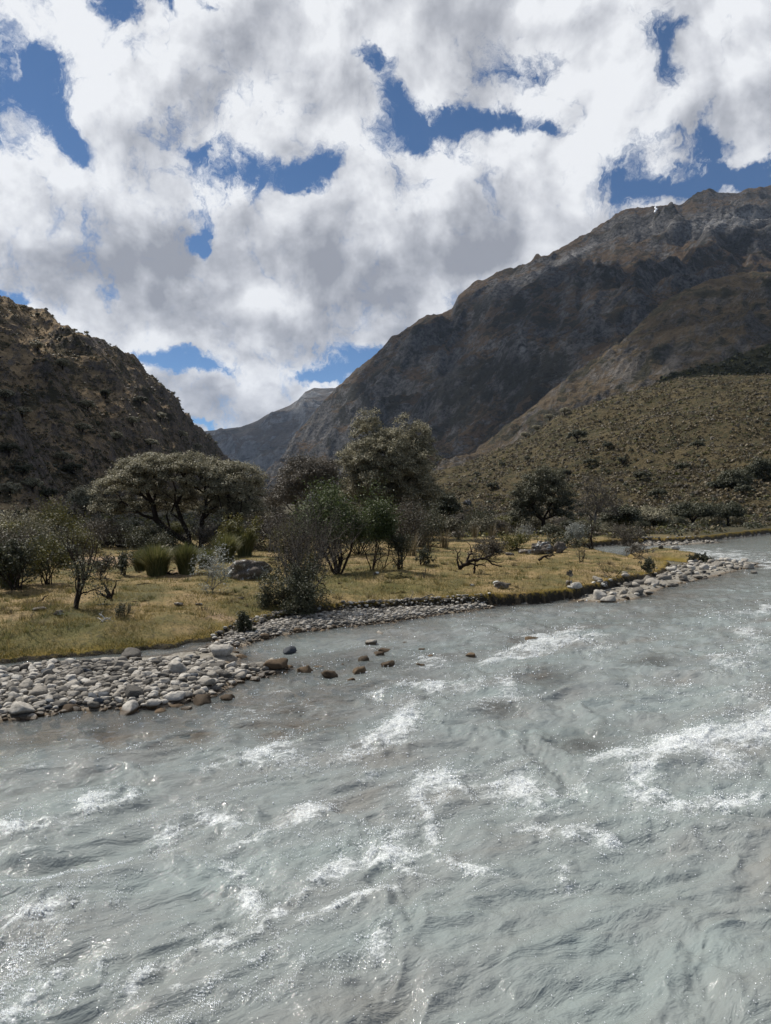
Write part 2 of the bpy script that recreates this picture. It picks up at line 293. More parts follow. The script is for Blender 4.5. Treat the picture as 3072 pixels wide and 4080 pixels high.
# ---------------------------------------------------------------- water
Uw = np.concatenate([np.arange(-0.95, -0.56, 0.006), np.arange(-0.56, 0.56, 0.0019), np.arange(0.56, 0.96, 0.006)])
rw = np.concatenate([[0.4, 1.0, 1.5, 2.0], np.exp(np.arange(math.log(2.4), math.log(85), 0.0046))])
YY, UU = np.meshgrid(rw, Uw, indexing='ij'); XX = UU*np.maximum(YY, 2.0)
Zg = ground(XX, YY); WPX, WPY = CX+XX/YY*FOC, CY+CAMZ/YY*FOC
FO = [(1600, 2870, 85, 50, 30, 1.0), (1500, 2930, 120, 38, 38, .8), (1370, 3000, 90, 30, 30, .6), (1060, 2985, 110, 50, 20, .85), (1150, 3030, 60, 30, 0, .6), (1750, 3110, 110, 40, 0, .95), (1680, 3170, 45, 70, -20, .85), (1700, 3280, 28, 80, 15, .75), (1850, 3150, 60, 25, -30, .8), (1780, 3190, 40, 40, 0, .6),
      (2060, 3130, 75, 55, -30, .95), (1960, 3160, 60, 25, 10, .5), (2130, 3190, 50, 25, -30, .6), (1560, 3390, 110, 50, -8, .95), (1590, 3330, 60, 40, 20, .6), (1250, 3250, 110, 28, 30, .85), (1330, 3220, 60, 22, 30, .7), (1080, 3330, 110, 22, 30, .6), (850, 3290, 85, 36, -10, .85), (640, 3340, 75, 30, 20, .75), (980, 3600, 45, 80, 25, .9), (930, 3480, 60, 30, -20, .7),
      (1330, 3480, 120, 40, 22, .85), (1480, 3450, 120, 18, 12, .75), (1230, 3540, 70, 24, 38, .7), (1400, 3640, 70, 16, 35, .6), (1600, 3480, 120, 22, -22, .55), (2480, 3010, 80, 28, 10, .9), (2620, 2990, 130, 36, 3, 1.0), (2800, 2960, 140, 50, 14, 1.05), (2960, 2920, 120, 62, 22, 1.05), (2850, 3040, 100, 36, 0, .8), (2580, 3090, 45, 60, 30, .75), (2600, 3190, 80, 28, -25, .75),
      (2870, 3200, 110, 34, 14, .95), (2760, 3240, 90, 22, 4, .7), (3050, 2880, 60, 60, 0, .8), (2130, 3230, 140, 22, 5, .5), (2330, 3150, 60, 40, 50, .5), (2250, 3340, 110, 34, 10, .7), (2120, 3320, 120, 26, -12, .6), (2400, 3350, 40, 40, 0, .6), (2230, 3530, 36, 50, 20, .6), (2040, 2745, 60, 40, 30, .65), (1960, 2790, 120, 20, 20, .45),
      (2150, 2570, 130, 26, 12, .75), (2020, 2625, 120, 16, 12, .7), (2260, 2520, 70, 20, 0, .6), (1870, 2500, 60, 18, 0, .3), (1730, 2630, 80, 14, 0, .6), (3000, 2520, 55, 30, -20, .7), (2930, 2640, 90, 30, 0, .45), (2900, 2450, 90, 20, 0, .4), (2360, 2590, 40, 20, 20, .5), (2700, 2740, 120, 20, 0, .35), (3000, 2780, 80, 40, 0, .35),
      (180, 3640, 120, 46, 20, .85), (40, 3680, 80, 26, 20, .7), (60, 3320, 80, 22, 5, .6), (400, 3220, 70, 36, 0, .5), (550, 3170, 40, 22, 0, .4), (160, 3890, 26, 70, 30, .7), (40, 4040, 60, 40, 30, .8), (420, 3880, 20, 80, 10, .5), (850, 3740, 160, 22, 0, .5), (620, 3860, 120, 18, 30, .45), (1000, 3860, 120, 18, 30, .3), (500, 3600, 60, 60, 0, .3), (1500, 3780, 50, 50, 30, .5), (1450, 3100, 60, 26, 20, .5),
      (2850, 2210, 220, 14, -3, .75), (3050, 2250, 130, 12, 4, .8), (2900, 2240, 120, 10, 0, .6), (2650, 2190, 90, 6, 0, .5), (2420, 2208, 60, 6, 0, .5), (1250, 2660, 60, 8, 0, .3), (1350, 2730, 90, 8, 5, .35)]
FL = [[(1640, 2840), (1560, 2930), (1420, 3000), (1330, 3050)], [(3072, 2860), (2950, 2930), (2800, 2980), (2600, 3000), (2450, 3010), (2380, 3040)], [(2560, 3020), (2600, 3100), (2640, 3180), (2750, 3230), (2950, 3180), (3060, 3170)], [(1720, 3120), (1860, 3110), (1900, 3170)], [(1720, 3120), (1680, 3200), (1700, 3280), (1740, 3360)], [(1560, 3380), (1420, 3440), (1280, 3520), (1200, 3580), (1100, 3650), (1000, 3720)],
      [(1720, 3400), (1850, 3480), (1980, 3530)], [(1360, 3210), (1220, 3260), (1080, 3340), (930, 3420)], [(930, 3450), (980, 3540), (1020, 3630)], [(560, 3200), (450, 3230), (330, 3240)], [(0, 3690), (120, 3650), (260, 3610), (380, 3600)], [(40, 4060), (160, 3960), (260, 3860)], [(520, 3960), (640, 3860), (780, 3780), (950, 3750)], [(2000, 3340), (2150, 3300), (2300, 3330), (2450, 3340)], [(1960, 3130), (2080, 3100), (2150, 3170), (2250, 3200)],
      [(1480, 2780), (1640, 2740), (1800, 2740), (2000, 2730), (2080, 2700)], [(1960, 2630), (2100, 2600), (2250, 2560), (2400, 2540)], [(800, 3060), (950, 3010), (1100, 2960)], [(2850, 2620), (3060, 2600)], [(2850, 2455), (3072, 2430)], [(1150, 3700), (1350, 3640), (1560, 3560)]]
_rf = np.random.default_rng(12)
for ln in FL:
    for (ax, ay), (bx, by) in zip(ln[:-1], ln[1:]):
        nseg = max(1, int(math.hypot(bx-ax, by-ay)/55)); rot_ = math.degrees(math.atan2(ay-by, bx-ax)); kk = (0.5*(ay+by)-2100)/1000
        for q in range(nseg): f_ = (q+.5)/nseg; FO.append((ax+(bx-ax)*f_+_rf.normal()*8, ay+(by-ay)*f_+_rf.normal()*6, 46, _rf.uniform(10, 22)*(.5+.5*kk), rot_, _rf.uniform(.5, .95)))
foam = patch(WPX+60*fbm(XX*1.1, YY*1.1, 3, 71), WPY+26*fbm(XX*1.1, YY*1.1, 3, 72), [(a, b, c*1.1, d*1.15, e, f) for a, b, c, d, e, f in FO])
fl = (XX*0.86+YY*0.50, -XX*0.50+YY*0.86)       # flow coordinates: along, across
depth = np.maximum(0, -Zg)
warpn = fbm(XX*0.5, YY*0.5, 3, 41)*1.2
h1 = fbm(fl[0]*0.55+warpn, fl[1]*1.35+warpn, 3, 42)
h2 = 1-np.abs(fbm(fl[0]*1.2+warpn*1.0, fl[1]*3.0-warpn, 3, 43))*1.4
h3 = fbm(fl[0]*6+warpn*3, fl[1]*8, 3, 44)
crest = sstep(0.35, 0.8, h2*0.6+h1*0.45)
foam2 = np.clip(foam+0.28*crest*sstep(-0.4, .6, fbm(XX*.5, YY*.5, 2, 46)), 0, 1.1)*sstep(0.0, 0.08, depth)
amp = sstep(0.0, 0.28, depth)*0.85+0.15
far = 1/(1+(YY/30)**2)
Zw = amp*far*(0.055*h1+0.030*h2+0.010*h3*(1+foam2*.6))+amp*0.026*foam*far
Zw -= Zw.mean()
turb = 1-np.exp(-depth*4.6)
SHOAL = [(1230, 2905, 90, 34), (1330, 2890, 80, 30), (1120, 2925, 70, 24), (780, 2945, 70, 20), (2170, 2700, 90, 30), (2330, 2955, 110, 40), (2060, 2560, 60, 16), (1980, 2820, 70, 24), (420, 2950, 60, 18), (2600, 2640, 90, 20)]
turb *= 1-np.clip(patch(WPX, WPY, [(a, b, c*1.2, e*1.3, 0, .62) for a, b, c, e in SHOAL]), 0, .62)
turb *= 1-np.clip(patch(WPX, WPY, [(350, 2920, 620, 75, 6, .5), (1250, 2790, 420, 70, 14, .42), (1500, 2640, 420, 50, 6, .42), (2400, 2480, 500, 40, 6, .25)]), 0, .5)
m_water, t = new_mat('glacial_river_water')
pos = t.n('ShaderNodeNewGeometry').outputs['Position']
flow = t.n('ShaderNodeMapping', vector_type='TEXTURE'); t.put(flow.inputs[0], pos); flow.inputs['Rotation'].default_value = (0, 0, R(30)); flow.inputs['Scale'].default_value = (1.6, 0.62, 1.0)
fv = flow.outputs[0]
r1 = t.noise(fv, 3.5, 5, 0.62, 0.8); r2 = t.noise(fv, 14, 4, 0.65, 0.6); r3 = t.noise(pos, 70, 2, 0.6)
fn = t.m('ADD', t.m('MULTIPLY', t.noise(fv, 5.5, 6, 0.7, 1.2), .6), t.m('MULTIPLY', t.noise(pos, 26, 4, 0.7), .4))
fa = t.attr('foam')
fm = t.mr(t.m('ADD', t.m('MULTIPLY', fa, 0.62), t.m('MULTIPLY_ADD', t.m('SUBTRACT', fn, .5), 2.2, .5)), 0.67, 1.04)
lace = t.mr(t.noise(pos, 55, 3, 0.7), 0.36, 0.66)
ff = t.m('MULTIPLY', fm, t.m('MULTIPLY_ADD', lace, t.m('MULTIPLY_ADD', fa, -0.2, 0.80), t.m('MULTIPLY_ADD', fa, 0.28, 0.08)), clamp=True)
hgt = t.m('ADD', t.m('ADD', t.m('MULTIPLY', r1, 1.0), t.m('MULTIPLY', r2, 0.34)), t.m('MULTIPLY', r3, 0.07))
bmp = t.bump(hgt, 0.48, 0.09)
nbed = t.noise(fv, 0.9, 4, 0.6)
mcol = t.ramp(nbed, [(0.26, (0.215, 0.210, 0.190)), (0.42, (0.230, 0.248, 0.240)), (0.64, (0.246, 0.286, 0.278)), (0.84, (0.232, 0.242, 0.226))])
milky = t.bsdf(mcol, 0.07, bmp, 0.5); t.t.nodes[-1].inputs['IOR'].default_value = 1.33
tr = t.n('ShaderNodeBsdfTransparent'); tr.inputs[0].default_value = (0.84, 0.80, 0.73, 1)
gl = t.n('ShaderNodeBsdfGlossy'); gl.inputs['Roughness'].default_value = 0.07; t.put(gl.inputs['Normal'], bmp)
fr = t.n('ShaderNodeFresnel'); fr.inputs[0].default_value = 1.33; t.put(fr.inputs['Normal'], bmp)
clear = t.n('ShaderNodeMixShader'); t.put(clear.inputs[0], fr); t.l.new(tr.outputs[0], clear.inputs[1]); t.l.new(gl.outputs[0], clear.inputs[2])
m1 = t.n('ShaderNodeMixShader'); t.put(m1.inputs[0], t.attr('turb')); t.l.new(clear.outputs[0], m1.inputs[1]); t.l.new(milky, m1.inputs[2])
fb = t.bump(t.m('ADD', t.noise(pos, 45, 3, 0.7), t.m('MULTIPLY', t.noise(pos, 130, 2, .6), .5)), 0.8, 0.02, bmp)
foamsh = t.bsdf((0.78, 0.81, 0.81), 0.30, fb, 0.6)
m2 = t.n('ShaderNodeMixShader'); t.put(m2.inputs[0], ff); t.l.new(m1.outputs[0], m2.inputs[1]); t.l.new(foamsh, m2.inputs[2])
t.out(m2.outputs[0])
wt = mesh('river_water', np.stack([XX, YY, Zw], -1).reshape(-1, 3), grid_faces(*XX.shape), m_water, smooth=True, attrs={'foam': foam2.ravel(), 'turb': turb.ravel()})
tag(wt, kind='structure')
_wz = (XX, YY, Zw)

# ---------------------------------------------------------------- hills and mountains
class Hill:
    def __init__(s, px, py, yr, yf, zf, prof, noise, dpx=None):
        s.px, s.py, s.yr, s.yf, s.zf, s.prof, s.noise = map(np.asarray, (px, py, yr, yf, zf, prof, 0)); s.noise = noise
    def ev(s, px, t):
        jag = s.noise.__self__ if False else None
        u = (px-CX)/FOC; e = (CY-np.interp(px, s.px, s.py))/FOC
        yr = sum(np.interp(px+o_, s.px, s.yr) for o_ in (-240, -160, -80, 0, 80, 160, 240))/7; yf = sum(np.interp(px+o_, s.px, s.yf) for o_ in (-240, -160, -80, 0, 80, 160, 240))/7; zf = np.interp(px, s.px, s.zf)
        y = yf+t*(yr-yf); x = u*y; zr = CAMZ+e*yr
        pr = np.where(t <= 1, np.clip(t, 0, 1)**s.prof, 1-1.1*(t-1)-2.0*(t-1)**2)
        z = zf+(zr-zf)*pr
        return x, y, z+s.noise(x, y, t, px)
    def build(s, name, p0, p1, npx, nt, mat, back=0.5, attr=None):
        P = np.linspace(p0, p1, npx); T = np.concatenate([np.linspace(0, 1, nt), np.linspace(1, 1+back, max(8, nt//6))[1:]])
        TT, PP = np.meshgrid(T, P, indexing='ij'); X, Y, Z = s.ev(PP, TT)
        at_ = attr(X, Y, Z, PP, TT) if attr else None
        o = mesh(name, np.stack([X, Y, Z], -1).reshape(-1, 3), grid_faces(*X.shape)[:, ::1], mat, smooth=True, attrs={k: v.ravel() for k, v in (at_ or {}).items()})
        tag(o, kind='structure'); return o
    def locate(s, px, py):
        T = np.linspace(0, 1, 400); X, Y, Z = s.ev(np.full(400, float(px)), T); q = CY-(Z-CAMZ)/Y*FOC
        h = np.nonzero(q <= py)[0]; i = h[0] if len(h) else 399
        return float(X[i]), float(Y[i]), float(Z[i])

def n_right(x, y, t, px):
    env = sstep(0, .15, t)*(1-0.80*sstep(0.80, 1.0, t))*np.where(t > 1, 0.2, 1)
    # gullies that fall away from the ridge: stretched along the slope
    a = (x*0.86+y*0.5); b = (-x*0.5+y*0.86)
    wv = fbm(x/600, y/600, 3, 201)*160
    g = ridged((b+wv)/330, (a+wv*.5)/700, 5, 202)-0.9
    f = ridged(x/120, y/150, 5, 203)-0.9
    q = fbm(x/34, y/44, 4, 204)
    terr = np.sin((t*9+fbm(x/500, y/500, 3, 205)*2.2)*2*np.pi/1.0)*9
    jag = 7*np.abs(fbm(x/60, y/60, 4, 206))*sstep(.9, 1, t)
    return env*(66*g+13*f+4.5*q+terr)+jag+1.6*fbm(x/11, y/11, 3, 207)
M1 = Hill([-200, 900, 1080, 1130, 1200, 1300, 1400, 1500, 1560, 1600, 1700, 1800, 1825, 1900, 1960, 2020, 2080, 2140, 2220, 2300, 2370, 2430, 2455, 2480, 2530, 2560, 2640, 2720, 2760, 2780, 2820, 2850, 2950, 3020, 3072, 3300, 4200, 5600],
          [2100, 1990, 1885, 1830, 1735, 1600, 1495, 1410, 1350, 1332, 1275, 1238, 1190, 1135, 1108, 1066, 1050, 1036, 985, 938, 905, 868, 842, 832, 816, 814, 812, 812, 790, 784, 768, 772, 770, 756, 757, 700, 760, 900],
          [1900]*3+[1920]*12+[2000]*10+[2150]*9+[2300]*2+[2400]*2, [1700, 1600, 1500, 1420, 1350, 1250, 1150, 1080, 1040, 1000, 950, 880, 870, 820, 800, 780, 760, 740, 720, 700, 690, 680, 670, 660, 650, 640, 620, 600, 590, 590, 580, 570, 550, 540, 520, 500, 400, 300],
          [4]*38, 1.12, n_right)
def n_spur(x, y, t, px):
    env = sstep(0, .12, t)*(1-0.8*sstep(0.85, 1.0, t))*np.where(t > 1, .2, 1)
    return env*(26*(ridged((y-x*.2)/150, (x+y*.4)/330, 5, 211)-.9)+7*(ridged(x/55, y/60, 4, 212)-.9)+2.5*fbm(x/14, y/18, 4, 213))+3*np.abs(fbm(x/25, y/25, 3, 214))
M2 = Hill([1500, 1760, 1900, 2000, 2100, 2200, 2320, 2450, 2560, 2640, 2720, 2800, 2900, 3072, 3400, 4400, 5600], [2020, 1900, 1800, 1712, 1640, 1560, 1480, 1385, 1285, 1215, 1160, 1130, 1108, 1085, 1040, 950, 950],
          [850, 850, 850, 850, 850, 850, 850, 860, 870, 880, 890, 900, 930, 960, 1000, 1000, 1000], [800, 700, 640, 600, 580, 560, 540, 520, 500, 490, 480, 470, 450, 430, 400, 300, 250], [4]*17, 1.05, n_spur)
M3 = Hill([2200, 2450, 2640, 2720, 2800, 2900, 3000, 3072, 3500, 5600], [1800, 1620, 1512, 1478, 1455, 1425, 1395, 1380, 1300, 1200], [430]*10, [330]*10, [10]*10, 1.0,
          lambda x, y, t, px: 2.2*fbm(x/16, y/16, 4, 221)+1.2*np.abs(fbm(x/5, y/5, 3, 222)))
def n_hill(x, y, t, px):
    return sstep(0, .1, t)*(2.4*fbm(x/38, y/38, 3, 231)+0.9*fbm(x/11, y/11, 3, 232))*(1-.6*sstep(.8, 1, t))+0.22*fbm(x/2.6, y/2.6, 3, 233)
H1 = Hill([1300, 1600, 1720, 1800, 1900, 2000, 2100, 2150, 2200, 2300, 2400, 2500, 2600, 2700, 2800, 2900, 3072, 3400, 4400, 5600], [2050, 1960, 1885, 1858, 1828, 1790, 1745, 1715, 1668, 1625, 1592, 1560, 1532, 1512, 1500, 1495, 1490, 1450, 1350, 1350],
          [420, 400, 380, 360, 350, 340, 330, 325, 320, 310, 305, 300, 295, 290, 285, 280, 270, 240, 160, 130], [120, 100, 95, 92, 90, 88, 86, 86, 85, 84, 82, 80, 78, 76, 74, 73, 72, 72, 76, 90], [0.4]*20, 1.0, n_hill)
def n_far(x, y, t, px):
    env = sstep(0, .1, t)*(1-0.75*sstep(0.8, 1.0, t))
    return env*(1-.6*sstep(.75, 1, t))*(90*(ridged((y+x)/700, (y-x)/1100, 5, 241)-.9)+22*(ridged(x/220, y/220, 4, 242)-.9))+5*np.abs(fbm(x/150, y/150, 4, 243))
F1 = Hill([-2500, -800, 300, 700, 860, 960, 1060, 1150, 1190, 1215, 1250, 1340, 1500, 1800, 2400], [1500, 1500, 1640, 1722, 1716, 1708, 1660, 1616, 1590, 1560, 1544, 1545, 1520, 1500, 1700], [4600]*15, [2300]*15, [20]*15, 1.1, n_far)
def n_left(x, y, t, px):
    env = sstep(0, .12, t)*(1-0.72*sstep(0.86, 1.0, t))*np.where(t > 1, .3, 1)
    a = x*0.8-y*0.45; b = x*0.45+y*0.8
    g = ridged(b/42, a/95, 5, 251)-.9
    return env*(7.5*g+3.0*(ridged(x/17, y/19, 4, 252)-.9))+0.5*fbm(x/4, y/4, 3, 253)+3.2*np.abs(fbm(x/16, y/22, 3, 254))*sstep(.86, 1, t)
L1 = Hill([-2600, -1200, -400, 0, 100, 200, 300, 420, 540, 600, 660, 710, 725, 800, 850, 870, 950, 1010, 1060, 1150, 1400], [600, 700, 1000, 1178, 1235, 1285, 1325, 1362, 1455, 1510, 1562, 1590, 1645, 1712, 1748, 1782, 1865, 1935, 1990, 2030, 2060],
          [150, 170, 210, 250, 258, 265, 275, 300, 330, 350, 375, 395, 400, 430, 450, 460, 520, 590, 650, 720, 800], [40, 45, 60, 72, 76, 80, 88, 105, 130, 150, 175, 200, 205, 245, 275, 290, 380, 480, 600, 700, 790], [0.4]*21, 1.05, n_left)

def mountain_mat(name, grass, rock, shrub, scale, rockamt=0.5, shr=0.5, bumpd=8.0, streak=None):
    m, t = new_mat(name); pos = t.n('ShaderNodeNewGeometry').outputs['Position']; nz = t.n('ShaderNodeSeparateXYZ', i0=t.n('ShaderNodeNewGeometry').outputs['True Normal']).outputs[2]
    p = t.vm('SCALE', pos, scale=1/scale)
    a = t.noise(p, 1.0, 6, 0.6, 0.6); b = t.noise(p, 5.0, 6, 0.65, 0.3); c = t.noise(p, 18.0, 4, 0.7)
    g = t.mix(t.mr(b, .3, .7), grass[0], grass[1])
    r = t.mix(t.mr(c, .3, .7), rock[0], rock[1])
    st = t.n('ShaderNodeMapping'); t.put(st.inputs[0], p); st.inputs['Scale'].default_value = (1.2, 1.2, 6.0); st.inputs['Rotation'].default_value = (R(18), R(-14), 0)
    band = t.noise(st.outputs[0], 1.6, 5, 0.65, 0.4)
    rf = t.m('ADD', t.m('ADD', t.m('MULTIPLY', t.m('SUBTRACT', 0.80, nz), 1.6), t.m('MULTIPLY', t.m('SUBTRACT', band, 0.5), 1.5)), t.m('ADD', t.attr('rock'), rockamt-0.5))
    col = t.mix(t.mr(rf, 0.15, 0.5), g, r)
    col = t.mix(t.m('MULTIPLY', t.mr(t.m('ADD', t.m('ADD', b, t.m('MULTIPLY', t.m('SUBTRACT', c, .5), .5)), t.m('MULTIPLY', t.m('SUBTRACT', a, .5), .8)), 0.66-shr*.3, 0.76-shr*.3), t.mr(t.attr('rock'), .1, .6, .85, .1)), col, shrub)
    col = t.mix(t.m('MULTIPLY', t.mr(t.attr('rock'), .35, .9), t.mr(t.m('ADD', t.m('MULTIPLY', band, .5), t.m('MULTIPLY', c, .5)), .40, .62)), col, tuple(min(1, q*1.9) for q in rock[1]))
    bp = t.bump(t.m('ADD', t.m('MULTIPLY', b, 1.0), t.m('ADD', t.m('MULTIPLY', c, .45), t.m('MULTIPLY', t.noise(p, 60, 3, .7), .2))), 1.0, bumpd)
    t.out(t.bsdf(col, 0.95, bp, 0.1)); return m
mm1 = mountain_mat('dark_mountain_rock_and_grass', ((0.060, 0.041, 0.026), (0.145, 0.096, 0.054)), ((0.030, 0.029, 0.030), (0.19, 0.182, 0.175)), (0.020, 0.020, 0.013), 150, .44, .5, 30.0)
mm2 = mountain_mat('brown_spur_grass', ((0.065, 0.048, 0.030), (0.135, 0.10, 0.06)), ((0.06, 0.055, 0.05), (0.17, 0.15, 0.13)), (0.03, 0.03, 0.018), 100, .42, .5, 12.0)
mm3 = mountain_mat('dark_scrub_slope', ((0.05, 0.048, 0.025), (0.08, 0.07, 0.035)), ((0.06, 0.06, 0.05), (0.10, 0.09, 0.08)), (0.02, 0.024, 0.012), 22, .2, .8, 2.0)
mh = mountain_mat('tussock_hill', ((0.062, 0.050, 0.027), (0.122, 0.096, 0.050)), ((0.10, 0.09, 0.075), (0.20, 0.18, 0.15)), (0.035, 0.035, 0.018), 7, .12, .6, 0.8)
ml = mountain_mat('left_slope_grass_and_rock', ((0.15, 0.11, 0.066), (0.38, 0.275, 0.16)), ((0.06, 0.052, 0.048), (0.18, 0.152, 0.13)), (0.045, 0.042, 0.026), 18, .42, .5, 1.8)
mf = mountain_mat('distant_blue_mountain', ((0.06, 0.055, 0.05), (0.10, 0.085, 0.07)), ((0.08, 0.085, 0.09), (0.22, 0.22, 0.22)), (0.03, 0.035, 0.035), 700, .55, .3, 60.0)
def a_m1(X, Y, Z, PX, T):
    PY = CY-(Z-CAMZ)/Y*FOC
    r = patch(PX, PY, [(2900, 880, 260, 45, 8, 1.0), (2620, 900, 240, 26, 8, .6), (2300, 1010, 220, 20, 28, .7), (2150, 1085, 200, 16, 26, .7), (2000, 1150, 120, 40, 30, .55), (1260, 1680, 60, 80, 40, .4), (2080, 1380, 30, 90, 10, .75), (2050, 1420, 60, 60, 0, .4), (2950, 780, 300, 26, 0, .3), (1900, 1190, 50, 30, 20, .4), (2500, 870, 60, 30, 0, .4), (2400, 1230, 60, 60, 0, .3), (1780, 1500, 90, 90, 0, .35)])
    return {'rock': r}
M1.build('mountain', -200, 5600, 1000, 520, mm1, .5, a_m1)
M2.build('mountain_spur', 1500, 5600, 560, 240, mm2, .4, lambda X, Y, Z, PX, T: {'rock': patch(PX, CY-(Z-CAMZ)/Y*FOC, [(2680, 1440, 60, 90, -20, .5), (2500, 1480, 60, 60, 0, .3)])})
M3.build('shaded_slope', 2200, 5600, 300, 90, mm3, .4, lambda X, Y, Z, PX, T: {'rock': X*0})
H1.build('scrub_hill', 1300, 5600, 640, 330, mh, .4, lambda X, Y, Z, PX, T: {'rock': X*0})
F1.build('distant_mountain', -2500, 2400, 560, 220, mf, .3, lambda X, Y, Z, PX, T: {'rock': patch(PX, CY-(Z-CAMZ)/Y*FOC, [(1240, 1575, 110, 12, 14, .55), (1160, 1640, 70, 14, 20, .35), (1290, 1560, 60, 14, 0, .4)])})
L1.build('rocky_slope', -2600, 1400, 900, 420, ml, .4, lambda X, Y, Z, PX, T: {'rock': patch(PX, CY-(Z-CAMZ)/Y*FOC, [(690, 1560, 60, 50, -40, .5), (400, 1370, 70, 30, -20, .6), (800, 1700, 60, 30, -45, .35)])})

# ---------------------------------------------------------------- unseen clouds added out of frame to cast shadows on the slopes
m_shadow_cloud, t = new_mat('shadow_cloud_white')
d1 = t.n('ShaderNodeBsdfDiffuse'); d1.inputs[0].default_value = (.9, .9, .92, 1); d2 = t.n('ShaderNodeBsdfTranslucent'); d2.inputs[0].default_value = (.25, .26, .28, 1)
mxc = t.n('ShaderNodeMixShader'); mxc.inputs[0].default_value = 0.25; t.l.new(d1.outputs[0], mxc.inputs[1]); t.l.new(d2.outputs[0], mxc.inputs[2])
thin = t.n('ShaderNodeBsdfTransparent'); mxd = t.n('ShaderNodeMixShader'); mxd.inputs[0].default_value = 0.58; t.l.new(mxc.outputs[0], mxd.inputs[1]); t.l.new(thin.outputs[0], mxd.inputs[2]); t.out(mxd.outputs[0])
def ico(sub):
    bm = bmesh.new(); bmesh.ops.create_icosphere(bm, subdivisions=sub, radius=1); V = np.array([v.co[:] for v in bm.verts]); F = np.array([[v.index for v in f.verts] for f in bm.faces]); bm.free(); return V, F
I1, I2, I3, I4 = ico(1), ico(2), ico(3), ico(4)
def shade_cloud(targets, H):
    Vs, Fs, n = [], [], 0
    for k, (x, y, z, rx, ry) in enumerate(targets):
        V = I4[0].copy(); V *= (1+0.28*fbm(V[:, 0]*1.6+k*7, V[:, 1]*1.6+V[:, 2]*1.3, 4, 300+k))[:, None]
        c = np.array((x, y, z))+np.array(TOSUN)/TOSUN.z*H
        V = V*np.array((rx, ry, min(rx, ry)*.28))+c; Vs.append(V); Fs.append(I4[1]+n); n += len(V)
    o = mesh('shadow_cloud', np.concatenate(Vs), np.concatenate(Fs), m_shadow_cloud, smooth=True); tag(o, kind='structure'); return o
def mt(h, px, py, rx, ry): x, y, z = h.locate(px, py); return (x, y, z, rx, ry)
shade_cloud([mt(M1, 1650, 1480, 150, 240), mt(M1, 1950, 1300, 170, 240), mt(M1, 2350, 1200, 200, 220), mt(M1, 2700, 1050, 190, 180), mt(M1, 1900, 1650, 170, 150), mt(M1, 1500, 1600, 90, 180), mt(M1, 2150, 1120, 190, 110), mt(M1, 2150, 1550, 150, 120), mt(M2, 2950, 1200, 120, 110), mt(M2, 2800, 1300, 80, 90)], 2500)
shade_cloud([mt(F1, 1000, 1800, 800, 650), mt(F1, 1250, 1750, 700, 500), mt(F1, 700, 1800, 700, 700)], 4200)
shade_cloud([mt(L1, 130, 1800, 30, 34), mt(L1, 330, 1850, 26, 36), mt(L1, 0, 1600, 24, 26), mt(L1, 500, 1900, 26, 40), mt(L1, 100, 1900, 40, 26), mt(L1, -300, 1600, 60, 40)], 900)
shade_cloud([mt(M3, 2950, 1440, 110, 40), mt(M3, 3300, 1400, 200, 40)], 1600)

# ---------------------------------------------------------------- stones
def stone_mat(name, c0, c1, c2, wetline=True):
    m, t = new_mat(name); ob = t.n('ShaderNodeTexCoord').outputs['Object']; oi = t.n('ShaderNodeObjectInfo'); geo = t.n('ShaderNodeNewGeometry')
    rnd = t.m('FRACT', t.m('ADD', oi.outputs['Random'], t.m('MULTIPLY', geo.outputs['Random Per Island'], 7.31)))
    col = t.ramp(rnd, [(0.0, c0), (0.5, c1), (1.0, c2)])
    pos = geo.outputs['Position']; n = t.noise(pos, 22, 5, 0.7); n2 = t.noise(pos, 110, 3, 0.7)
    col = t.mix(t.mr(n, .35, .7, 0, .55), col, tuple(q*.55 for q in c0)); col = t.mix(t.mr(n2, .5, .75, 0, .35), col, c2)
    zz = t.n('ShaderNodeSeparateXYZ', i0=pos).outputs[2]
    wet = t.mr(t.m('ADD', zz, t.m('MULTIPLY', t.m('SUBTRACT', n, .5), .03)), 0.012, 0.045, 1.0, 0.0) if wetline else 0.0
    col = t.mix(wet, col, t.mix(.6, t.mix(1.0, col, (0.34, 0.25, 0.15), 'MULTIPLY'), (0.05, 0.033, 0.018)))
    bp = t.bump(t.m('ADD', n, t.m('MULTIPLY', n2, .5)), 0.7, 0.02)
    t.out(t.bsdf(col, t.mr(wet, 0, 1, .85, .3) if wetline else .85, bp, 0.3)); return m
m_stone = stone_mat('pale_river_stone', (0.06, 0.055, 0.048), (0.30, 0.272, 0.23), (0.54, 0.51, 0.455))
m_brown = stone_mat('wet_brown_stone', (0.045, 0.030, 0.016), (0.10, 0.065, 0.035), (0.17, 0.12, 0.07), False)
m_dark = stone_mat('dark_slate_stone', (0.045, 0.05, 0.058), (0.08, 0.088, 0.10), (0.13, 0.14, 0.15), False)
m_boulder, t = new_mat('lichen_boulder'); pos = t.n('ShaderNodeNewGeometry').outputs['Position']
la = t.noise(pos, 4.5, 6, .72, .8); lb = t.noise(pos, 30, 4, .7)
t.out(t.bsdf(t.mix(t.mr(la, .55, .60), t.mix(t.mr(lb, .3, .7), (0.06, 0.05, 0.04), (0.17, 0.145, 0.12)), (0.52, 0.53, 0.51)), .9, t.bump(t.m('ADD', la, t.m('MULTIPLY', lb, .4)), .8, .05), .2))
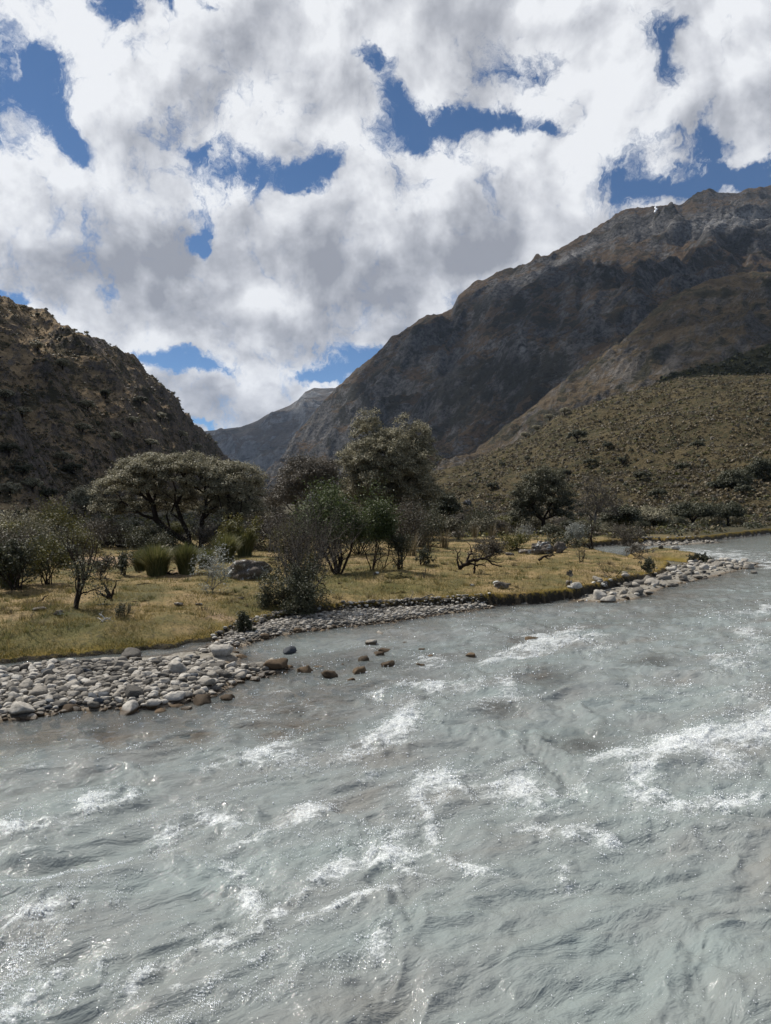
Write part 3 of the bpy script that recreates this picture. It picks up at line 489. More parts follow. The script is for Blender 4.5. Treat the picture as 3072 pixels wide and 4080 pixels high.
def stone_verts(sub, k, flat=.6, box=.35, rough=.16):
    V = {1: I1, 2: I2, 3: I3, 4: I4}[sub][0].copy(); r = np.random.default_rng(1000+k)
    p = 2+box*4; n = (np.abs(V)**p).sum(1)**(1/p); V = V/n[:, None]
    for _ in range(8):   # broken faces
        d = r.normal(size=3); d /= np.linalg.norm(d); h = r.uniform(.55, .88); s = V@d; V -= np.maximum(s-h, 0)[:, None]*d*0.8
    V *= (1+rough*fbm(V[:, 0]*1.3+k*3.3, V[:, 1]*1.3+V[:, 2]*1.7, 4, 400+k))[:, None]
    V *= np.array((1, r.uniform(.65, .95), flat*r.uniform(.75, 1.15))); return V
STM = []
for k in range(12):
    o = mesh('stone_shape', stone_verts(3, k), I3[1], m_stone, smooth=True); STM.append(o.data); bpy.data.objects.remove(o)
def variant(me, mat): q = me.copy(); q.materials.clear(); q.materials.append(mat); return q
STB = [variant(q, m_brown) for q in STM[:6]]; STD = [variant(q, m_dark) for q in STM[:4]]
random.seed(5)
def put_stone(x, y, r, kind='p', sink=.3, lab=None, group=None, name='river_stone'):
    me = random.choice({'p': STM, 'b': STB, 'd': STD}[kind]); o = bpy.data.objects.new(name, me); COL.objects.link(o)
    z = float(ground(np.array([x]), np.array([y]))[0]); z = max(z, -0.02) if r > .05 else z
    o.location = (x, y, z+r*.45-r*sink*.6); o.scale = (r, r, r*random.uniform(.8, 1.15)); o.rotation_euler = (random.uniform(-.3, .3), random.uniform(-.3, .3), random.uniform(0, 6.28))
    tag(o, lab, 'stone', group); return o
placed = []
KN = {'p': 'pale grey', 'b': 'wet brown', 'd': 'dark slate'}
def batch(lst, where, group):
    s = sorted(lst, key=lambda q: q[0])
    ords = ['first', 'second', 'third', 'fourth', 'fifth', 'sixth', 'seventh', 'eighth', 'ninth', 'tenth', 'eleventh', 'twelfth', 'thirteenth', 'fourteenth', 'fifteenth', 'sixteenth', 'seventeenth', 'eighteenth', 'nineteenth', 'twentieth']
    ords += ['twenty-'+a for a in ords[:9]]+['thirtieth']+['thirty-'+a for a in ords[:9]]
    for i, (px, py, wd, kd) in enumerate(s):
        x, y = gp(px, py-wd*.12, 0.03); r = wd/FOC*y*.52; placed.append((x, y, r))
        size = 'big' if wd > 75 else 'medium' if wd > 48 else 'small'
        put_stone(x, y, r, kd, .3, f'{size} {KN[kd]} stone {where}, {ords[i]} from the left', group)
batch([(85, 2852, 118, 'p'), (540, 2798, 95, 'p'), (612, 2812, 66, 'p'), (518, 2832, 92, 'p'), (815, 2749, 80, 'p'), (747, 2815, 45, 'p'), (711, 2704, 98, 'p'), (324, 2771, 68, 'p'), (144, 2792, 90, 'p'), (486, 2668, 62, 'p'), (432, 2656, 62, 'p'), (518, 2620, 82, 'p'),
       (864, 2677, 62, 'p'), (914, 2668, 58, 'p'), (846, 2710, 52, 'p'), (450, 2733, 56, 'p'), (698, 2792, 82, 'p'), (279, 2751, 66, 'p'), (104, 2760, 62, 'p'), (58, 2805, 72, 'p'), (374, 2818, 56, 'p'), (302, 2823, 50, 'p'), (490, 2738, 34, 'd'), (805, 2694, 32, 'd'), (188, 2825, 42, 'd'),
       (960, 2700, 48, 'p'), (770, 2740, 40, 'p'), (620, 2700, 44, 'p'), (650, 2760, 46, 'p'), (20, 2740, 60, 'p'), (230, 2700, 44, 'p')], 'on the main gravel bar', 'large stones of the main gravel bar')
batch([(1094, 2672, 100, 'b'), (1044, 2660, 52, 'p'), (1215, 2676, 82, 'b'), (1427, 2676, 68, 'b'), (1449, 2632, 52, 'b'), (1157, 2594, 56, 'd'), (1080, 2634, 42, 'p'), (878, 2628, 96, 'p'), (1184, 2698, 46, 'b'), (1314, 2692, 70, 'b'), (909, 2780, 62, 'b'), (1877, 2606, 46, 'b'), (1533, 2596, 56, 'b'), (1505, 2606, 50, 'b'),
       (1679, 2647, 44, 'b'), (1547, 2645, 54, 'b'), (1684, 2582, 32, 'b'), (1712, 2610, 36, 'b'), (1736, 2511, 30, 'b'), (1519, 2525, 40, 'p'), (2123, 2553, 60, 'b'), (806, 2800, 84, 'b'), (1360, 2650, 40, 'b'), (1270, 2655, 38, 'b'), (1150, 2655, 36, 'b'), (1400, 2700, 34, 'b'), (1620, 2560, 30, 'b'), (1480, 2560, 44, 'p'), (1350, 2620, 34, 'p')],
      'standing in the shallow water', 'stones standing in the shallows')
batch([(2385, 2392, 56, 'p'), (2442, 2379, 36, 'p'), (2484, 2374, 46, 'p'), (2540, 2376, 62, 'p'), (2582, 2366, 36, 'p'), (2389, 2369, 44, 'p'), (2273, 2381, 26, 'p'), (2547, 2336, 44, 'p'), (2579, 2322, 36, 'p'), (2603, 2338, 54, 'p'), (2653, 2317, 46, 'p'), (2674, 2283, 44, 'p'), (2755, 2276, 46, 'p'), (2744, 2296, 40, 'p'), (2807, 2276, 50, 'p'), (2857, 2265, 46, 'p'),
       (2723, 2316, 50, 'p'), (2987, 2268, 44, 'p'), (3004, 2284, 34, 'p'), (2690, 2330, 34, 'p'), (2780, 2306, 36, 'p'), (2905, 2262, 36, 'p'), (2500, 2346, 36, 'p'), (1962, 2420, 30, 'p'), (2630, 2210, 30, 'p'), (2690, 2214, 34, 'p')], 'along the right end of the bank', 'rocks along the right end of the bank')
def scatter(bars, n, rmin, rmax, power, box, overlap=.66, edge=-0.15):
    r = np.random.default_rng(len(placed)+3); out = []
    xs = r.uniform(box[0], box[1], n*6); ys = r.uniform(box[2], box[3], n*6)
    d = np.maximum.reduce([sdf(b, xs, ys) for b in bars]); k = (d > edge) & (np.abs(xs/ys) < .62) & (r.random(len(xs)) < sstep(edge, .15, d)*.9+.1); xs, ys = xs[k][:n], ys[k][:n]
    rad = np.sort(rmin+(rmax-rmin)*r.random(len(xs))**power*(.6+.6*sstep(-.6, .6, fbm(xs*.9, ys*.9, 2, 61))))[::-1]; cell = {}; cs = .25
    for (x, y, q) in placed: cell.setdefault((int(x//cs), int(y//cs)), []).append((x, y, q))
    for x, y, q in zip(xs, ys, rad):
        i, j = int(x//cs), int(y//cs); ok = True
        for a in (-1, 0, 1):
            for b in (-1, 0, 1):
                for (X, Y, Q) in cell.get((i+a, j+b), ()):
                    if (X-x)**2+(Y-y)**2 < ((Q+q)*overlap)**2: ok = False; break
                if not ok: break
            if not ok: break
        if ok: cell.setdefault((i, j), []).append((x, y, q)); out.append((x, y, q))
    return out
SA = scatter([P_BARA], 15000, .010, .068, 3.4, (-6.5, -.6, 5.8, 9.6))
SB = scatter([P_BARB], 14000, .012, .050, 3.0, (-3.2, 3.2, 8.0, 15.8))
SC = scatter([P_BARC, P_BARD], 3200, .02, .15, 3.0, (3, 31, 15, 52), edge=-.3)
SR = []
_r = np.random.default_rng(77)
xs = _r.uniform(-5, 6, 3000); ys = _r.uniform(6, 17, 3000); dd = ground(xs, ys, True)[4]; k = (dd < 0) & (dd > -1.1) & (_r.random(3000) < np.exp(dd*1.2)*.5)
SR = [(x, y, q) for x, y, q in zip(xs[k], ys[k], _r.uniform(.03, .10, k.sum()))]
allst = sorted([(q/y, x, y, q, w_) for L_, w_ in ((SA, 'a'), (SB, 'b'), (SC, 'c')) for (x, y, q) in L_], reverse=True)
NIND = 210
lab = {'a': ('small pale pebble packed between larger stones on the main gravel bar', 'pebbles of the main gravel bar'), 'b': ('small white pebble on the narrow strip under the grassy bank', 'white pebbles under the bank'), 'c': ('pale cobble on the stony spit at the right end of the bank', 'cobbles of the stony spit')}
for (_, x, y, q, w_) in allst[:NIND]: put_stone(x, y, q, 'd' if random.random() < .07 else 'p', .2, lab[w_][0], lab[w_][1], 'pebble')
def stone_stuff(name, lst, mat, sub, zoff=.3, zfix=None):
    prot = [stone_verts(sub, 50+k) for k in range(10)]; F0 = {1: I1, 2: I2}[sub][1]; Vs, Fs = [], []; n = 0
    r = np.random.default_rng(3); zs = ground(np.array([a[0] for a in lst]), np.array([a[1] for a in lst]))
    for i, (x, y, q) in enumerate(lst):
        V = prot[i % 10]; a = r.uniform(0, 6.28); c, s = math.cos(a), math.sin(a); z0 = zs[i] if zfix is None else zfix
        Vs.append(np.stack([(V[:, 0]*c-V[:, 1]*s)*q+x, (V[:, 0]*s+V[:, 1]*c)*q+y, V[:, 2]*q+z0+q*zoff], 1)); Fs.append(F0+n); n += len(V)
    return tag(mesh(name, np.concatenate(Vs), np.concatenate(Fs), mat, smooth=True), kind='stuff')
stone_stuff('pebbles', [(x, y, q) for (_, x, y, q, w_) in allst[NIND:]], m_stone, 2)
stone_stuff('riverbed_stones', SR, m_brown, 2, .15)
def boulder(px, py, wpx, hpx, label, seed, mat=m_boulder, flat=.6, sub=4, rot=None, depth=None):
    x, y, z = at(px, depth) if depth else place(px, py)
    V = stone_verts(sub, seed, flat, .25, .3); V /= (V.max(0)-V.min(0))/2
    V[:, 2] *= hpx/FOC*y*.62; V[:, 0] *= wpx/FOC*y*.5; V[:, 1] *= wpx/FOC*y*.4
    if rot: V = V@np.array(Matrix.Rotation(R(rot), 3, 'Y')).T
    o = mesh('boulder', V, I4[1], mat, smooth=True); o.location = (x, y, z+hpx/FOC*y*.32); tag(o, label, 'boulder'); return o
boulder(985, 2305, 190, 88, 'white-streaked brown boulder lying in the grass left of the twiggy shrub', 3, rot=-14)
boulder(515, 2182, 110, 40, 'flat grey boulder half hidden in brush below the umbrella-shaped tree', 5)
boulder(432, 2172, 46, 26, 'small pale boulder left of the flat grey boulder under the umbrella-shaped tree', 6)
boulder(1996, 2342, 72, 26, 'low pale grey rock alone in the dry grass near the bank edge', 7)
boulder(2155, 2206, 90, 52, 'grey boulder with lichen at the back of the meadow, largest of its cluster', 8)
boulder(2100, 2206, 80, 22, 'low pale rock at the left foot of the lichen boulder cluster', 9)
boulder(2152, 2185, 26, 34, 'small white-topped rock standing behind the lichen boulder', 10)
boulder(2230, 2200, 52, 42, 'pointed white-grey rock right of the lichen boulder cluster', 11)
boulder(2030, 2212, 40, 12, 'flat pale stone between the round brown bush and the lichen boulders', 12)
boulder(155, 2430, 60, 12, 'flat white rock in the grass behind the scorched shrub at left', 13)
boulder(232, 2448, 40, 18, 'small white rock left of the scorched shrub trunk', 14)
boulder(708, 2410, 42, 10, 'flat white rock in the grass below the silvery shrub', 15)
boulder(792, 2412, 30, 10, 'small flat stone beside the base of the silvery shrub', 16)
boulder(960, 2388, 26, 10, 'small white stone in the grass below the white-streaked boulder', 17)
boulder(2268, 2335, 26, 22, 'pale grey stone with a dark base at the grassy bank edge', 18)
boulder(2405, 2338, 30, 22, 'rounded grey stone sunk in the mossy bank edge', 19)
boulder(1500, 2290, 22, 12, 'small white stone on the grass behind the low mound', 20)
boulder(1880, 2335, 22, 10, 'small white stone left of the low pale grey rock', 21)
boulder(1780, 2395, 26, 8, 'flat white stone in dry grass close to the pebble strip', 22)
boulder(1860, 1970, 36, 22, 'pale rock on the scrub hill above the meadow', 23, depth=100).location.z += 2.0

for i, (px, py, wd, hd) in enumerate(SHOAL):
    x, y = gp(px, py, 0); V = stone_verts(3, 70+i, .5, .2, .2); q = wd*1.5/FOC*y*.5; o = mesh('submerged_boulder', V*np.array((q, q*.8, .22)), I3[1], m_brown, smooth=True); o.location = (x, y, -.175)
    tag(o, 'brown boulder blurred under the milky water, '+['just below the rapid left of centre', 'right of the pair under the left rapid', 'left of the pair under the left rapid', 'off the tip of the gravel bar', 'below the right end of the mossy bank', 'yellowish, in the middle of the river', 'beside the wet brown stone farthest out', 'between the gravel bar and mid river', 'close to the left gravel bar edge', 'in the right part of the river'][i], 'boulder')

# ---------------------------------------------------------------- plant building
def leaf_mat(name, c0, c1, c2, trans=.25, rough=.6):
    m, t = new_mat(name); geo = t.n('ShaderNodeNewGeometry'); rnd = geo.outputs['Random Per Island']; big = t.noise(geo.outputs['Position'], 1.1, 3, .6)
    col = t.ramp(rnd, [(0, c0), (.5, c1), (1, c2)]); col = t.mix(t.mr(big, .35, .65, .0, .45), col, c0)
    a = t.bsdf(col, rough, None, .35); tl = t.n('ShaderNodeBsdfTranslucent'); t.put(tl.inputs[0], col)
    mx_ = t.n('ShaderNodeMixShader'); mx_.inputs[0].default_value = trans; t.l.new(a, mx_.inputs[1]); t.l.new(tl.outputs[0], mx_.inputs[2]); t.out(mx_.outputs[0]); return m
def bark_mat(name, c0, c1):
    m, t = new_mat(name); pos = t.n('ShaderNodeNewGeometry').outputs['Position']; n = t.noise(pos, 18, 4, .7)
    t.out(t.bsdf(t.mix(t.mr(n, .3, .7), c0, c1), .9, t.bump(n, .6, .02), .15)); return m
L_QUE = leaf_mat('leaf_olive_grey', (0.10, 0.094, 0.056), (0.26, 0.235, 0.15), (0.48, 0.44, 0.31))
L_OLV = leaf_mat('leaf_olive_brown', (0.045, 0.042, 0.022), (0.105, 0.095, 0.055), (0.20, 0.18, 0.115))
L_DARK = leaf_mat('leaf_dark_olive', (0.028, 0.032, 0.016), (0.06, 0.062, 0.032), (0.12, 0.12, 0.075))
L_GREEN = leaf_mat('leaf_fresh_green', (0.032, 0.042, 0.013), (0.065, 0.088, 0.024), (0.125, 0.155, 0.05))
L_YEL = leaf_mat('leaf_yellow_green', (0.06, 0.062, 0.014), (0.115, 0.11, 0.028), (0.20, 0.17, 0.05))
L_BRN = leaf_mat('leaf_grey_brown', (0.05, 0.042, 0.030), (0.10, 0.085, 0.062), (0.17, 0.145, 0.11))
L_SIL = leaf_mat('leaf_silver', (0.14, 0.15, 0.13), (0.26, 0.27, 0.24), (0.42, 0.43, 0.40))
L_TUS = leaf_mat('tussock_straw', (0.06, 0.047, 0.025), (0.125, 0.098, 0.052), (0.22, 0.172, 0.092), .2)
L_GRS = leaf_mat('meadow_grass_blades', (0.095, 0.085, 0.024), (0.22, 0.170, 0.055), (0.42, 0.32, 0.135), .3)
L_ICH = leaf_mat('ichu_grass', (0.05, 0.062, 0.018), (0.12, 0.125, 0.04), (0.23, 0.205, 0.09), .3)
L_MOSS = leaf_mat('moss_fringe', (0.06, 0.055, 0.01), (0.12, 0.09, 0.012), (0.24, 0.14, 0.016), .3)
B_DARK = bark_mat('bark_black_brown', (0.012, 0.009, 0.007), (0.04, 0.028, 0.020))
B_RED = bark_mat('bark_red_brown', (0.030, 0.019, 0.013), (0.085, 0.05, 0.032))
B_GREY = bark_mat('bark_weathered_grey', (0.08, 0.07, 0.06), (0.20, 0.18, 0.155))
B_WHITE = bark_mat('bleached_wood', (0.30, 0.28, 0.25), (0.55, 0.52, 0.48))
def unit(a): return a/(np.linalg.norm(a, axis=-1, keepdims=True)+1e-9)
def leaves(P, N, size, r, asp=.55):
    """rhombic leaves at P facing N"""
    n = len(P); a = unit(np.cross(N, r.normal(size=(n, 3)))); b = np.cross(unit(N), a); s = np.broadcast_to(size, (n,))[:, None]*r.uniform(.6, 1.3, (n, 1))
    V = np.stack([P-a*s, P-b*s*asp+N*s*.15, P+a*s, P+b*s*asp+N*s*.15], 1).reshape(-1, 3); return V, np.arange(4*n).reshape(-1, 4)
def frusta(E, k=5):
    """E: list of (p0, p1, r0, r1)"""
    A = np.array([e[0] for e in E], float); B = np.array([e[1] for e in E], float); ra = np.array([e[2] for e in E]); rb = np.array([e[3] for e in E])
    d = unit(B-A); h = np.where(np.abs(d[:, 2:3]) < .9, np.array([[0, 0, 1.]]), np.array([[1., 0, 0]])); u = unit(np.cross(d, h)); v = np.cross(d, u)
    B = B+d*rb[:, None]*.5
    an = np.arange(k)*2*np.pi/k; c, s = np.cos(an), np.sin(an); off = u[:, None]*c[None, :, None]+v[:, None]*s[None, :, None]
    V = np.stack([A[:, None]+off*ra[:, None, None], B[:, None]+off*rb[:, None, None]], 1).reshape(-1, 3)
    i = np.arange(len(E))[:, None]*2*k; j = np.arange(k)[None]; F = np.stack([i+j, i+(j+1) % k, i+k+(j+1) % k, i+k+j], -1).reshape(-1, 4)
    return V, F
def join(parts):
    Vs, Fs, mi, n = [], [], [], 0
    for V, F, m in parts: Vs.append(V); Fs.append(F+n); mi.append(np.full(len(F), m)); n += len(V)
    return np.concatenate(Vs), np.concatenate(Fs), np.concatenate(mi)
def grow(r, starts, L, rad, depth, spread=.55, up=.15, kids=(2, 3), seg=4, wob=.22, shrink=.72, rs=.62):
    E, tips = [], []; stack = [(np.array(p, float), unit(np.array(d, float)), L*r.uniform(.8, 1.2), rad, depth) for p, d in starts]
    while stack:
        p, d, l, q, dep = stack.pop()
        for i in range(seg):
            d = unit(d+r.normal(size=3)*wob+np.array((0, 0, up))); p2 = p+d*l/seg; q2 = q*(1-.28/seg*1.3); E.append((p, p2, q, q2)); p, q = p2, q2
            if dep > 0 and i >= 1 and r.random() < .35: stack.append((p, unit(d+r.normal(size=3)*spread*1.4), l*shrink*r.uniform(.5, .9), q*rs*.8, dep-1))
            if dep <= 1: tips.append((p, d))
        if dep > 0:
            for _ in range(r.integers(kids[0], kids[1]+1)): stack.append((p, unit(d+r.normal(size=3)*spread), l*shrink*r.uniform(.8, 1.2), q*rs*r.uniform(.85, 1.15), dep-1))
    return E, tips
def skeleton(r, trunk, targets, rt, step=.45, wob=.10, k=.45):
    pos = [np.array(p, float) for p in trunk]; par = [i-1 for i in range(len(pos))]; dist = [0.]
    for i in range(1, len(pos)): dist.append(dist[-1]+np.linalg.norm(pos[i]-pos[i-1]))
    top = pos[-1]; ends = []
    for tg in sorted(targets, key=lambda q: np.linalg.norm(q-top)):
        P = np.array(pos); dd = np.linalg.norm(P-tg, axis=1)+k*np.array(dist); dd[:max(1, len(trunk)//2)] += 2; i = int(np.argmin(dd)); a = pos[i]; Ln = np.linalg.norm(tg-a); n = max(1, int(Ln/step)); last = i
        for j in range(1, n+1):
            f = j/n; q = a+(tg-a)*f+(r.normal(size=3)*wob*min(Ln, 1.5) if j < n else 0); q = q+np.array((0, 0, math.sin(f*math.pi)*Ln*.05)); pos.append(q); par.append(last); dist.append(dist[last]+Ln/n); last = len(pos)-1
        ends.append(last)
    cnt = np.zeros(len(pos))
    for e in ends: cnt[e] += 1
    for i in range(len(pos)-1, 0, -1): cnt[par[i]] += cnt[i]
    rad = rt*(np.maximum(cnt, .6)/max(cnt[0], 1))**.46
    return [(pos[par[i]], pos[i], rad[par[i]] if par[i] and cnt[par[i]] < cnt[i]*2.5 else rad[i]*1.12, rad[i]) for i in range(1, len(pos))]
def clumps_in(r, ells, n, shell=.72, zmin=-.35):
    w_ = np.array([e[3]*e[4] for e in ells]); out = []
    for e in r.choice(len(ells), n, p=w_/w_.sum()):
        while True:
            d = unit(r.normal(size=3)); 
            if d[2] > zmin: break
        q = r.uniform(shell, 1.0); cx, cy, cz, rx, ry, rz = ells[e]; out.append(np.array((cx+d[0]*rx*q, cy+d[1]*ry*q, cz+d[2]*rz*q)))
    return out
def tree(name, label, cat, base, ells_px, nclump, nleaf, cr, ls, lm, bm_, trunk_r, seed, trunks=None, group=None, shell=.72, zmin=-.35, flat=.65, D=None, twig=True, wob=.10):
    """ells_px: crown lobes as (px, py, rx, ry, depth offset m, depth radius m) seen at the tree's distance"""
    r = np.random.default_rng(seed); x, y, z = at(base[0], D) if D else place(*base); root = empty(name, (x, y, z)); tag(root, label, cat, group); s = y/FOC
    ells = [((a-CX)*s-x, off, CAMZ-(b-CY)*s-z, rx*s, dr, ry*s) for a, b, rx, ry, off, dr in ells_px]
    C = clumps_in(r, ells, nclump, shell, zmin)
    tr_ = trunks or [[(0, 0, -.1), (.05, 0, .4), (.0, .05, .9)]]
    E = []; grp = [[] for _ in tr_]
    for c in C: grp[int(np.argmin([abs(c[0]-q[-1][0])*1.0+abs(c[1]-q[-1][1])*.4 for q in tr_]))].append(c)
    for q, g in zip(tr_, grp):
        if g: E += skeleton(r, q, g, trunk_r*math.sqrt(len(g)/len(C)*len(tr_))**.8, wob=wob)
    if twig:
        for c in C:
            for _ in range(3): d = unit(r.normal(size=3)+(0, 0, .3)); E.append((c, c+d*cr*r.uniform(.6, 1.0), .012, .005))
    V, F = frusta(E); mesh('trunk', V, F, bm_, root, smooth=True)
    Ps, Ns = [], []
    for c in C:
        m = int(nleaf*r.uniform(.6, 1.4)); d = unit(r.normal(size=(m, 3))); d[:, 2] = np.where(d[:, 2] < -.3, -d[:, 2], d[:, 2]); rr = cr*r.uniform(.7, 1.3)
        q = d*(r.random((m, 1))**.45)*rr*np.array((1, 1, flat)); sub = 1+.35*np.sin(q[:, :1]*9/cr+c[0]*5)*np.sin(q[:, 1:2]*8/cr+c[2]*7); Ps.append(c+q*sub); Ns.append(unit(d*.9+r.normal(size=(m, 3))*.6+(0, 0, .55)))
    V, F = leaves(np.concatenate(Ps), np.concatenate(Ns), ls, r); mesh('crown', V, F, lm, root); return root
def bush_parts(r, h, w_, nl, ls, lobes=7, stems=6, dens_in=.35, up=.5):
    Ps, Ns = [], []
    for i in range(lobes):
        a = r.uniform(0, 6.28); q = r.uniform(0, .6)*w_/2; c = np.array((math.cos(a)*q, math.sin(a)*q, h*r.uniform(.35, .68))); rr = np.array((w_*.5*r.uniform(.35, .6),)*2+(h*r.uniform(.25, .38),)); m = nl//lobes
        d = unit(r.normal(size=(m, 3))); k = r.random((m, 1)); k = np.where(r.random((m, 1)) < dens_in, k**.5, .8+.3*k); bmp_ = 1+.22*np.sin(d[:, :1]*7+i)*np.sin(d[:, 1:2]*8+d[:, 2:]*6+i*2)
        P = c+d*rr*k*bmp_; P[:, 2] = np.maximum(P[:, 2], r.uniform(.02, .12, m)*h); Ps.append(P); Ns.append(unit(d+r.normal(size=(m, 3))*.6+(0, 0, up)))
    LV, LF = leaves(np.concatenate(Ps), np.concatenate(Ns), ls, r)
    E, _ = grow(r, [((r.normal()*.06*w_, r.normal()*.06*w_, -.05), (r.normal()*.5, r.normal()*.5, 1)) for _ in range(stems)], h*.42, .02*h+.006, 2, .6, .1, (2, 2), 3)
    SV, SF = frusta(E, 4); return LV, LF, SV, SF
ORD = ['first', 'second', 'third', 'fourth', 'fifth', 'sixth', 'seventh', 'eighth', 'ninth', 'tenth', 'eleventh', 'twelfth', 'thirteenth', 'fourteenth', 'fifteenth', 'sixteenth', 'seventeenth', 'eighteenth', 'nineteenth', 'twentieth']
TENS = ['twenty', 'thirty', 'forty', 'fifty']
ORD += [x for tw in TENS for x in ([tw[:-1]+'ieth']+[tw+'-'+q for q in ORD[:9]])]
def shrub(name, label, cat, px, py, hpx, wpx, lm, bm_, seed, nl=2500, ls=.03, depth=3, stems=7, rad=.02, spread=.55, up=.12, leafy=1.0, L=None, wob=.22, group=None, tips_only=None, D=None, low=None):
    """twiggy shrub: stems mesh + foliage mesh"""
    r = np.random.default_rng(seed); x, y, z = at(px, D) if D else place(px, py); s = y/FOC; h, w_ = hpx*s, wpx*s; root = empty(name, (x, y, z)); tag(root, label, cat, group)
    E, T = grow(r, [((r.normal()*.05, r.normal()*.05, -.05), (r.normal()*.75*w_/h, r.normal()*.6*w_/h, 1)) for _ in range(stems)], h*.42, rad, depth, spread, up, (2, 3), 4, wob)
    A = np.array([e[1] for e in E]); top = np.percentile(A[:, 2], 99); ex = np.percentile(np.abs(A[:, 0]), 97); sc_ = np.array((w_/2/ex, w_/2/ex, h/top))
    E = [(a*sc_, b*sc_, q, p) for a, b, q, p in E]; V, F = frusta(E, 4); mesh('stems', V, F, bm_, root, smooth=True)
    if nl:
        P = np.array([q[0] for q in T])*sc_; N = np.array([q[1] for q in T])
        if tips_only is not None: k = P[:, 2] > tips_only*h; P, N = P[k], N[k]
        if low is not None: k = P[:, 2] < low*h; P, N = P[k], N[k]
        i = r.integers(0, len(P), nl); Q = P[i]+r.normal(size=(nl, 3))*.045*h*leafy; Q[:, 2] = np.maximum(Q[:, 2], .02)
        LV, LF = leaves(Q, unit(N[i]*.4+r.normal(size=(nl, 3))*.7+(0, 0, .4)), ls, r); mesh('foliage', LV, LF, lm, root)
    return root
def tuft(name, label, px, py, hpx, wpx, seed, n=900, mat=None, D=None, group=None, wd=None, cat='grass tuft'):
    r = np.random.default_rng(seed); x, y, z = at(px, D) if D else place(px, py); s = y/FOC; h, w_ = hpx*s, wpx*s
    a = r.uniform(0, 6.28, n); q = np.sqrt(r.random(n))*w_*.22; lean = r.uniform(.05, 1.0, n)**1.2*(w_*.5)/1.0; L = h*r.uniform(.6, 1.1, n); wdt = (wd or .006+.5/FOC*y)*r.uniform(.6, 1.2, n)
    dirn = np.stack([np.cos(a+r.normal(size=n)*.3), np.sin(a+r.normal(size=n)*.3)], 1); b = np.stack([np.cos(a)*q, np.sin(a)*q, np.full(n, -.03)], 1); side = np.stack([-dirn[:, 1], dirn[:, 0], np.zeros(n)], 1)
    V = []
    for f, ww in ((0, 1), (.45, .8), (.8, .5), (1.0, .08)):
        c = b+np.concatenate([dirn*(lean*f**2)[:, None], (L*(f-.22*f**3*(lean/(w_*.5))))[:, None]], 1); V += [c-side*(wdt*ww)[:, None], c+side*(wdt*ww)[:, None]]
    V = np.stack(V, 1).reshape(-1, 3); i = np.arange(n)[:, None]*8; F = np.concatenate([np.stack([i+k*2, i+k*2+1, i+k*2+3, i+k*2+2], -1).reshape(-1, 4) for k in range(3)])
    o = mesh(name, V, F, mat or L_ICH); o.location = (x, y, z); tag(o, label, cat, group); return o
def dead(name, label, px, py, paths, mat, rad, seed, cat='dead branch', twigs=8, D=None):
    """fallen or standing dead wood: paths in photograph pixels at the base's distance, (px, py, depth offset)"""
    r = np.random.default_rng(seed); x, y, z = at(px, D) if D else place(px, py); s = y/FOC; E = []
    for k, pth in enumerate(paths):
        q = rad if k == 0 else rad*.6; P = [np.array(((a-CX)*s-x, o_, CAMZ-(b-CY)*s-z)) for a, b, o_ in pth]
        for i in range(len(P)-1):
            n = 4; a = P[i]
            for j in range(1, n+1):
                b = P[i]+(P[i+1]-P[i])*j/n+r.normal(size=3)*np.linalg.norm(P[i+1]-P[i])*.05; f0 = (i+(j-1)/n)/(len(P)-1); f1 = (i+j/n)/(len(P)-1); E.append((a, b, q*(1-.75*f0), q*(1-.75*f1)))
                if r.random() < twigs/20: e2, _ = grow(r, [(b, unit(b-a)+r.normal(size=3)*.8+(0, 0, .5))], np.linalg.norm(P[-1]-P[0])*.22, q*.3, 1, .6, .1, (1, 2), 3); E += e2
                a = b
    V, F = frusta(E, 5); o = mesh(name, V, F, mat, smooth=True); o.location = (x, y, z); tag(o, label, cat); return o

# ---------------------------------------------------------------- the trees of the meadow
T1 = tree('tree', 'wide umbrella-shaped olive-grey tree with several dark leaning trunks at the meadow edge', 'tree', (790, 2182),
     [(470, 1960, 90, 80, 0, 1.4), (540, 1890, 90, 70, .3, 1.8), (640, 1875, 120, 60, 0, 2.0), (760, 1875, 120, 60, -.4, 2.0), (860, 1890, 90, 60, 0, 2), (950, 1915, 95, 70, 0, 1.8), (1000, 1970, 60, 70, 0, 1.2), (430, 2040, 60, 55, 0, 1.0), (510, 2030, 110, 50, .3, 1.0), (640, 2000, 110, 40, .9, .8), (900, 2045, 110, 50, .2, 1.2), (1000, 2050, 60, 55, 0, 1.0), (780, 2000, 190, 50, 1.3, .8), (700, 2060, 60, 26, -.8, .4), (540, 2040, 150, 45, 1.6, .8), (800, 2035, 170, 45, 1.9, .7), (960, 2070, 90, 40, 1.2, .8), (850, 1970, 150, 60, -1.2, .8), (720, 1925, 240, 80, -1.1, 1.2), (930, 1980, 110, 80, -.5, 1.2), (580, 1960, 110, 80, -1.1, .9)],
     860, 170, .32, .040, L_QUE, B_DARK, .12, 11, trunks=[[(.1, 0, -.1), (.15, 0, .6), (.15, 0, 1.2), (.35, 0, 1.9)], [(-.15, .1, -.1), (-.7, .1, .35), (-1.3, .05, .7), (-1.9, 0, 1.25)], [(-.35, 0, -.1), (-.45, 0, .6), (-.75, 0, 1.2), (-1.0, 0, 1.9)], [(.25, 0, .3), (.8, -.1, .75), (1.4, 0, 1.15), (1.9, 0, 1.5)]], shell=.6, zmin=-.15, wob=.08)
